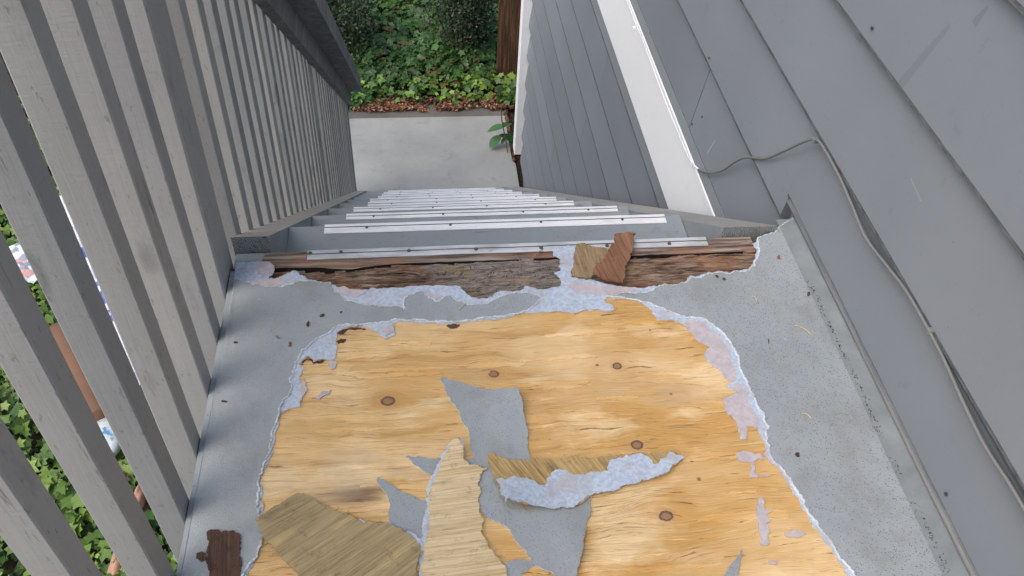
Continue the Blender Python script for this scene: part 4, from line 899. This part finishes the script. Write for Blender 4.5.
# tree added out of view on the left to shade the lower flight
tree = thing('added_shade_tree', (-4.4, 2.2, G - .06), 'leafy out-of-view tree added to shade the lower stairs', 'tree')
rt = np.random.default_rng(44); VV, FF = [], []; tips = []
def limb(pts, r0, r1):
    global VV, FF
    c = catmull(pts, 5); V, F = tube_mesh(c, r0, 8, [r0 + (r1 - r0) * i / (len(c) - 1) for i in range(len(c))]); o = len(VV); VV += V; FF += [tuple(i + o for i in f) for f in F]
limb([(-4.4, 2.2, G - .15), (-4.3, 2.25, -2), (-4.2, 2.4, 0), (-3.9, 2.7, 1.4)], .16, .09)
mesh_obj('added_shade_tree_trunk', VV, FF, M_bark, tree); VV, FF = [], []
cc_ = np.array([-3.5, 3.1, 2.1])
for k in range(26):
    d = rt.normal(size=3); d /= np.linalg.norm(d); e = cc_ + d * np.array([1.5, 2.0, 1.2]) * rt.uniform(.55, 1.0); b0 = Vector((-4.0, 2.6, 1.0)); e = Vector(e)
    limb([b0, b0.lerp(e, .5) + Vector((0, 0, .15)), e], .045, .008); tips += [b0.lerp(e, t) for t in (.5, .65, .8, .9, 1.0)]
mesh_obj('added_shade_tree_limbs', VV, FF, M_bark, tree)
tp = np.array([tuple(p) for p in tips]); N_ = 9000; C = tp[rt.integers(0, len(tp), N_)] + rt.normal(size=(N_, 3)) * .24
leaf_cloud('added_shade_tree_crown', C, np.array([0, 0, .7]) + rt.normal(size=(N_, 3)) * .7, rt.uniform(.06, .15, N_), np.clip(.35 + .2 * rt.normal(size=N_), .07, .95), M_shrub, 'leaf', tree)
# brown fence behind the house corner, every board a part
fence = thing('board_fence', (1.2, 8.12, gsurf(1.2, 8.12)), 'dark brown upright board fence behind the white house corner', 'fence')
for k in range(16):
    x = .862 + k * .142; zb = gsurf(x, 8.12) - .05
    box('fence_board', x, x + .136, 8.08 + .006 * random.random(), 8.105 + .004 * random.random(), zb, zb + 1.85 + random.uniform(-.01, .01), M_fence, fence, .003)
for z in (.35, 1.4): box('fence_rail', .93, 3.18, 8.111, 8.149, gsurf(1.2, 8.12) + z, gsurf(1.2, 8.12) + z + .09, M_fence, fence)
# pale stones and rubbish among the ivy
def rock(name, c, s, mat, label, cat, seed, group=None):
    bm = bmesh.new(); bmesh.ops.create_icosphere(bm, subdivisions=3, radius=1)
    for v in bm.verts:
        f = 1 + .28 * noise.noise(v.co * 1.6 + Vector((seed, 0, 0))) + .1 * noise.noise(v.co * 4 + Vector((seed, 3, 0))); v.co = Vector((v.co.x * s[0] * f, v.co.y * s[1] * f, v.co.z * s[2] * f)) + Vector(c)
    return tag(bm_obj(name, bm, mat, None, True), label, cat, group)
n = NT('pale stone'); M_stone = n.done(n.mix(n.noise(18, detail=6), (.36, .35, .33), (.6, .59, .56)), .85, n.bump(n.noise(60), .01, .5))
for i, (x, y, s, lb) in enumerate([(-.12, 9.35, .09, 'larger pale stone among the ivy on the bank between the dark shrubs'), (.02, 9.0, .045, 'small pale stone in the ivy just in front of the larger pale stone'), (.24, 8.85, .045, 'small pale stone in the ivy beside the small-leaved shrub')]):
    rock('stone', (x, y, gsurf(x, y) + s * 1.1), (s, s * .8, s * .7), M_stone, lb, 'stone', i + 2)
n = NT('terracotta'); M_terra = n.done(n.mix(n.noise(20, detail=5), (.35, .16, .10), (.55, .33, .25)), .85)
for i, (px, s, lb) in enumerate([((138, 491), .06, 'pink brown brick shard in the ivy beside the concrete walkway'), ((117, 563), .085, 'long terracotta shard at the foot of the ivy bed')]):
    q = on(px, 2, G + .16); rock('brick_shard', (q.x, q.y, G + .10), (s * .6, s * 1.5, s * 1.1), M_terra, lb, 'brick shard', i + 9)
# plastic sheet, carton, paper glimpsed through the balusters
def cloth(name, pts, z, amp, mat, label, cat, seed, sc=6.0, blue=None):
    cur = lambda x, y: amp * noise.fractal((x * sc, y * sc, seed), .8, 2.0, 4)
    return tag(sheet(name, [jag(pts, .03, .04, True, seed)], z, .003, mat, None, grid=.05, curl=cur), label, cat)
n = NT('plastic sheet'); s = n.sep(); e = n.math('ADD', n.math('ADD', n.math('MULTIPLY', s[0], .87), n.math('MULTIPLY', s[1], .49)), n.math('MULTIPLY', n.noise(2.5), .5))
k_ = n.ramp(n.noise(1.6, n.map((1, 2.5, 1), rot=(0, 0, .5)), detail=2), [(.58, 0.0), (.60, 1.0)])
M_sheet = n.done(n.mix(k_, (.70, .73, .80), (.10, .15, .42)), .4)
cloth('plastic_sheet', [(-3.05, 6.0), (-2.72, 5.15), (-2.46, 4.62), (-2.0, 3.9), (-1.62, 3.86), (-1.55, 5.9)], G + .30, .05, M_sheet, 'white and blue plastic sheet spread over the ivy', 'plastic sheet', 3)
n = NT('printed paper'); v = n.vor(14, out='Color'); M_paper = n.done(n.mix(n.ramp(n.sep(v)[0], [(.45, 0.0), (.5, 1.0)], 'CONSTANT'), (.72, .76, .8), n.mix(n.ramp(n.sep(v)[1], [(.5, 0.0), (.55, 1.0)], 'CONSTANT'), (.28, .33, .40), (.62, .35, .33))), .6)
q = on((22, 265), 2, G + .28)
cloth('paper_wrapper', [(q.x - .22, q.y + .2), (q.x + .05, q.y + .24), (q.x + .2, q.y + .05), (q.x + .15, q.y - .22), (q.x - .12, q.y - .16)], G + .30, .03, M_paper, 'crumpled printed paper wrapper lying on the ivy', 'paper', 6)
n = NT('brown cardboard'); M_card = n.done(n.mix(n.noise(9, detail=5), (.14, .075, .045), (.22, .12, .07)), .7)
a, b = on((70, 352), 2, G + .3), on((103, 419), 2, G + .3)
V, F = tube_mesh(catmull([a + (a - b) * .3, a.lerp(b, .3) + Vector((.02, 0, .03)), a.lerp(b, .75), b], 8), .1, 12, [.11 + .012 * math.sin(i * .5) for i in range(25)])
tag(mesh_obj('cardboard_tube', V, F, M_card, None, True), 'brown cardboard tube lying in the ivy', 'tube')
q = on((104, 428), 2, G + .28)
n = NT('bag plastic'); M_bag = n.done(n.mix(n.ramp(n.noise(9, detail=3), [(.5, 0.0), (.56, 1.0)]), (.70, .76, .78), (.12, .38, .62)), .4)
rock('plastic_bag', (q.x, q.y, G + .2), (.13, .16, .12), M_bag, 'crumpled white and blue plastic bag at the end of the brown tube', 'bag', 14)
for o in bpy.data.objects:
    if '_base' in o: del o['_base']
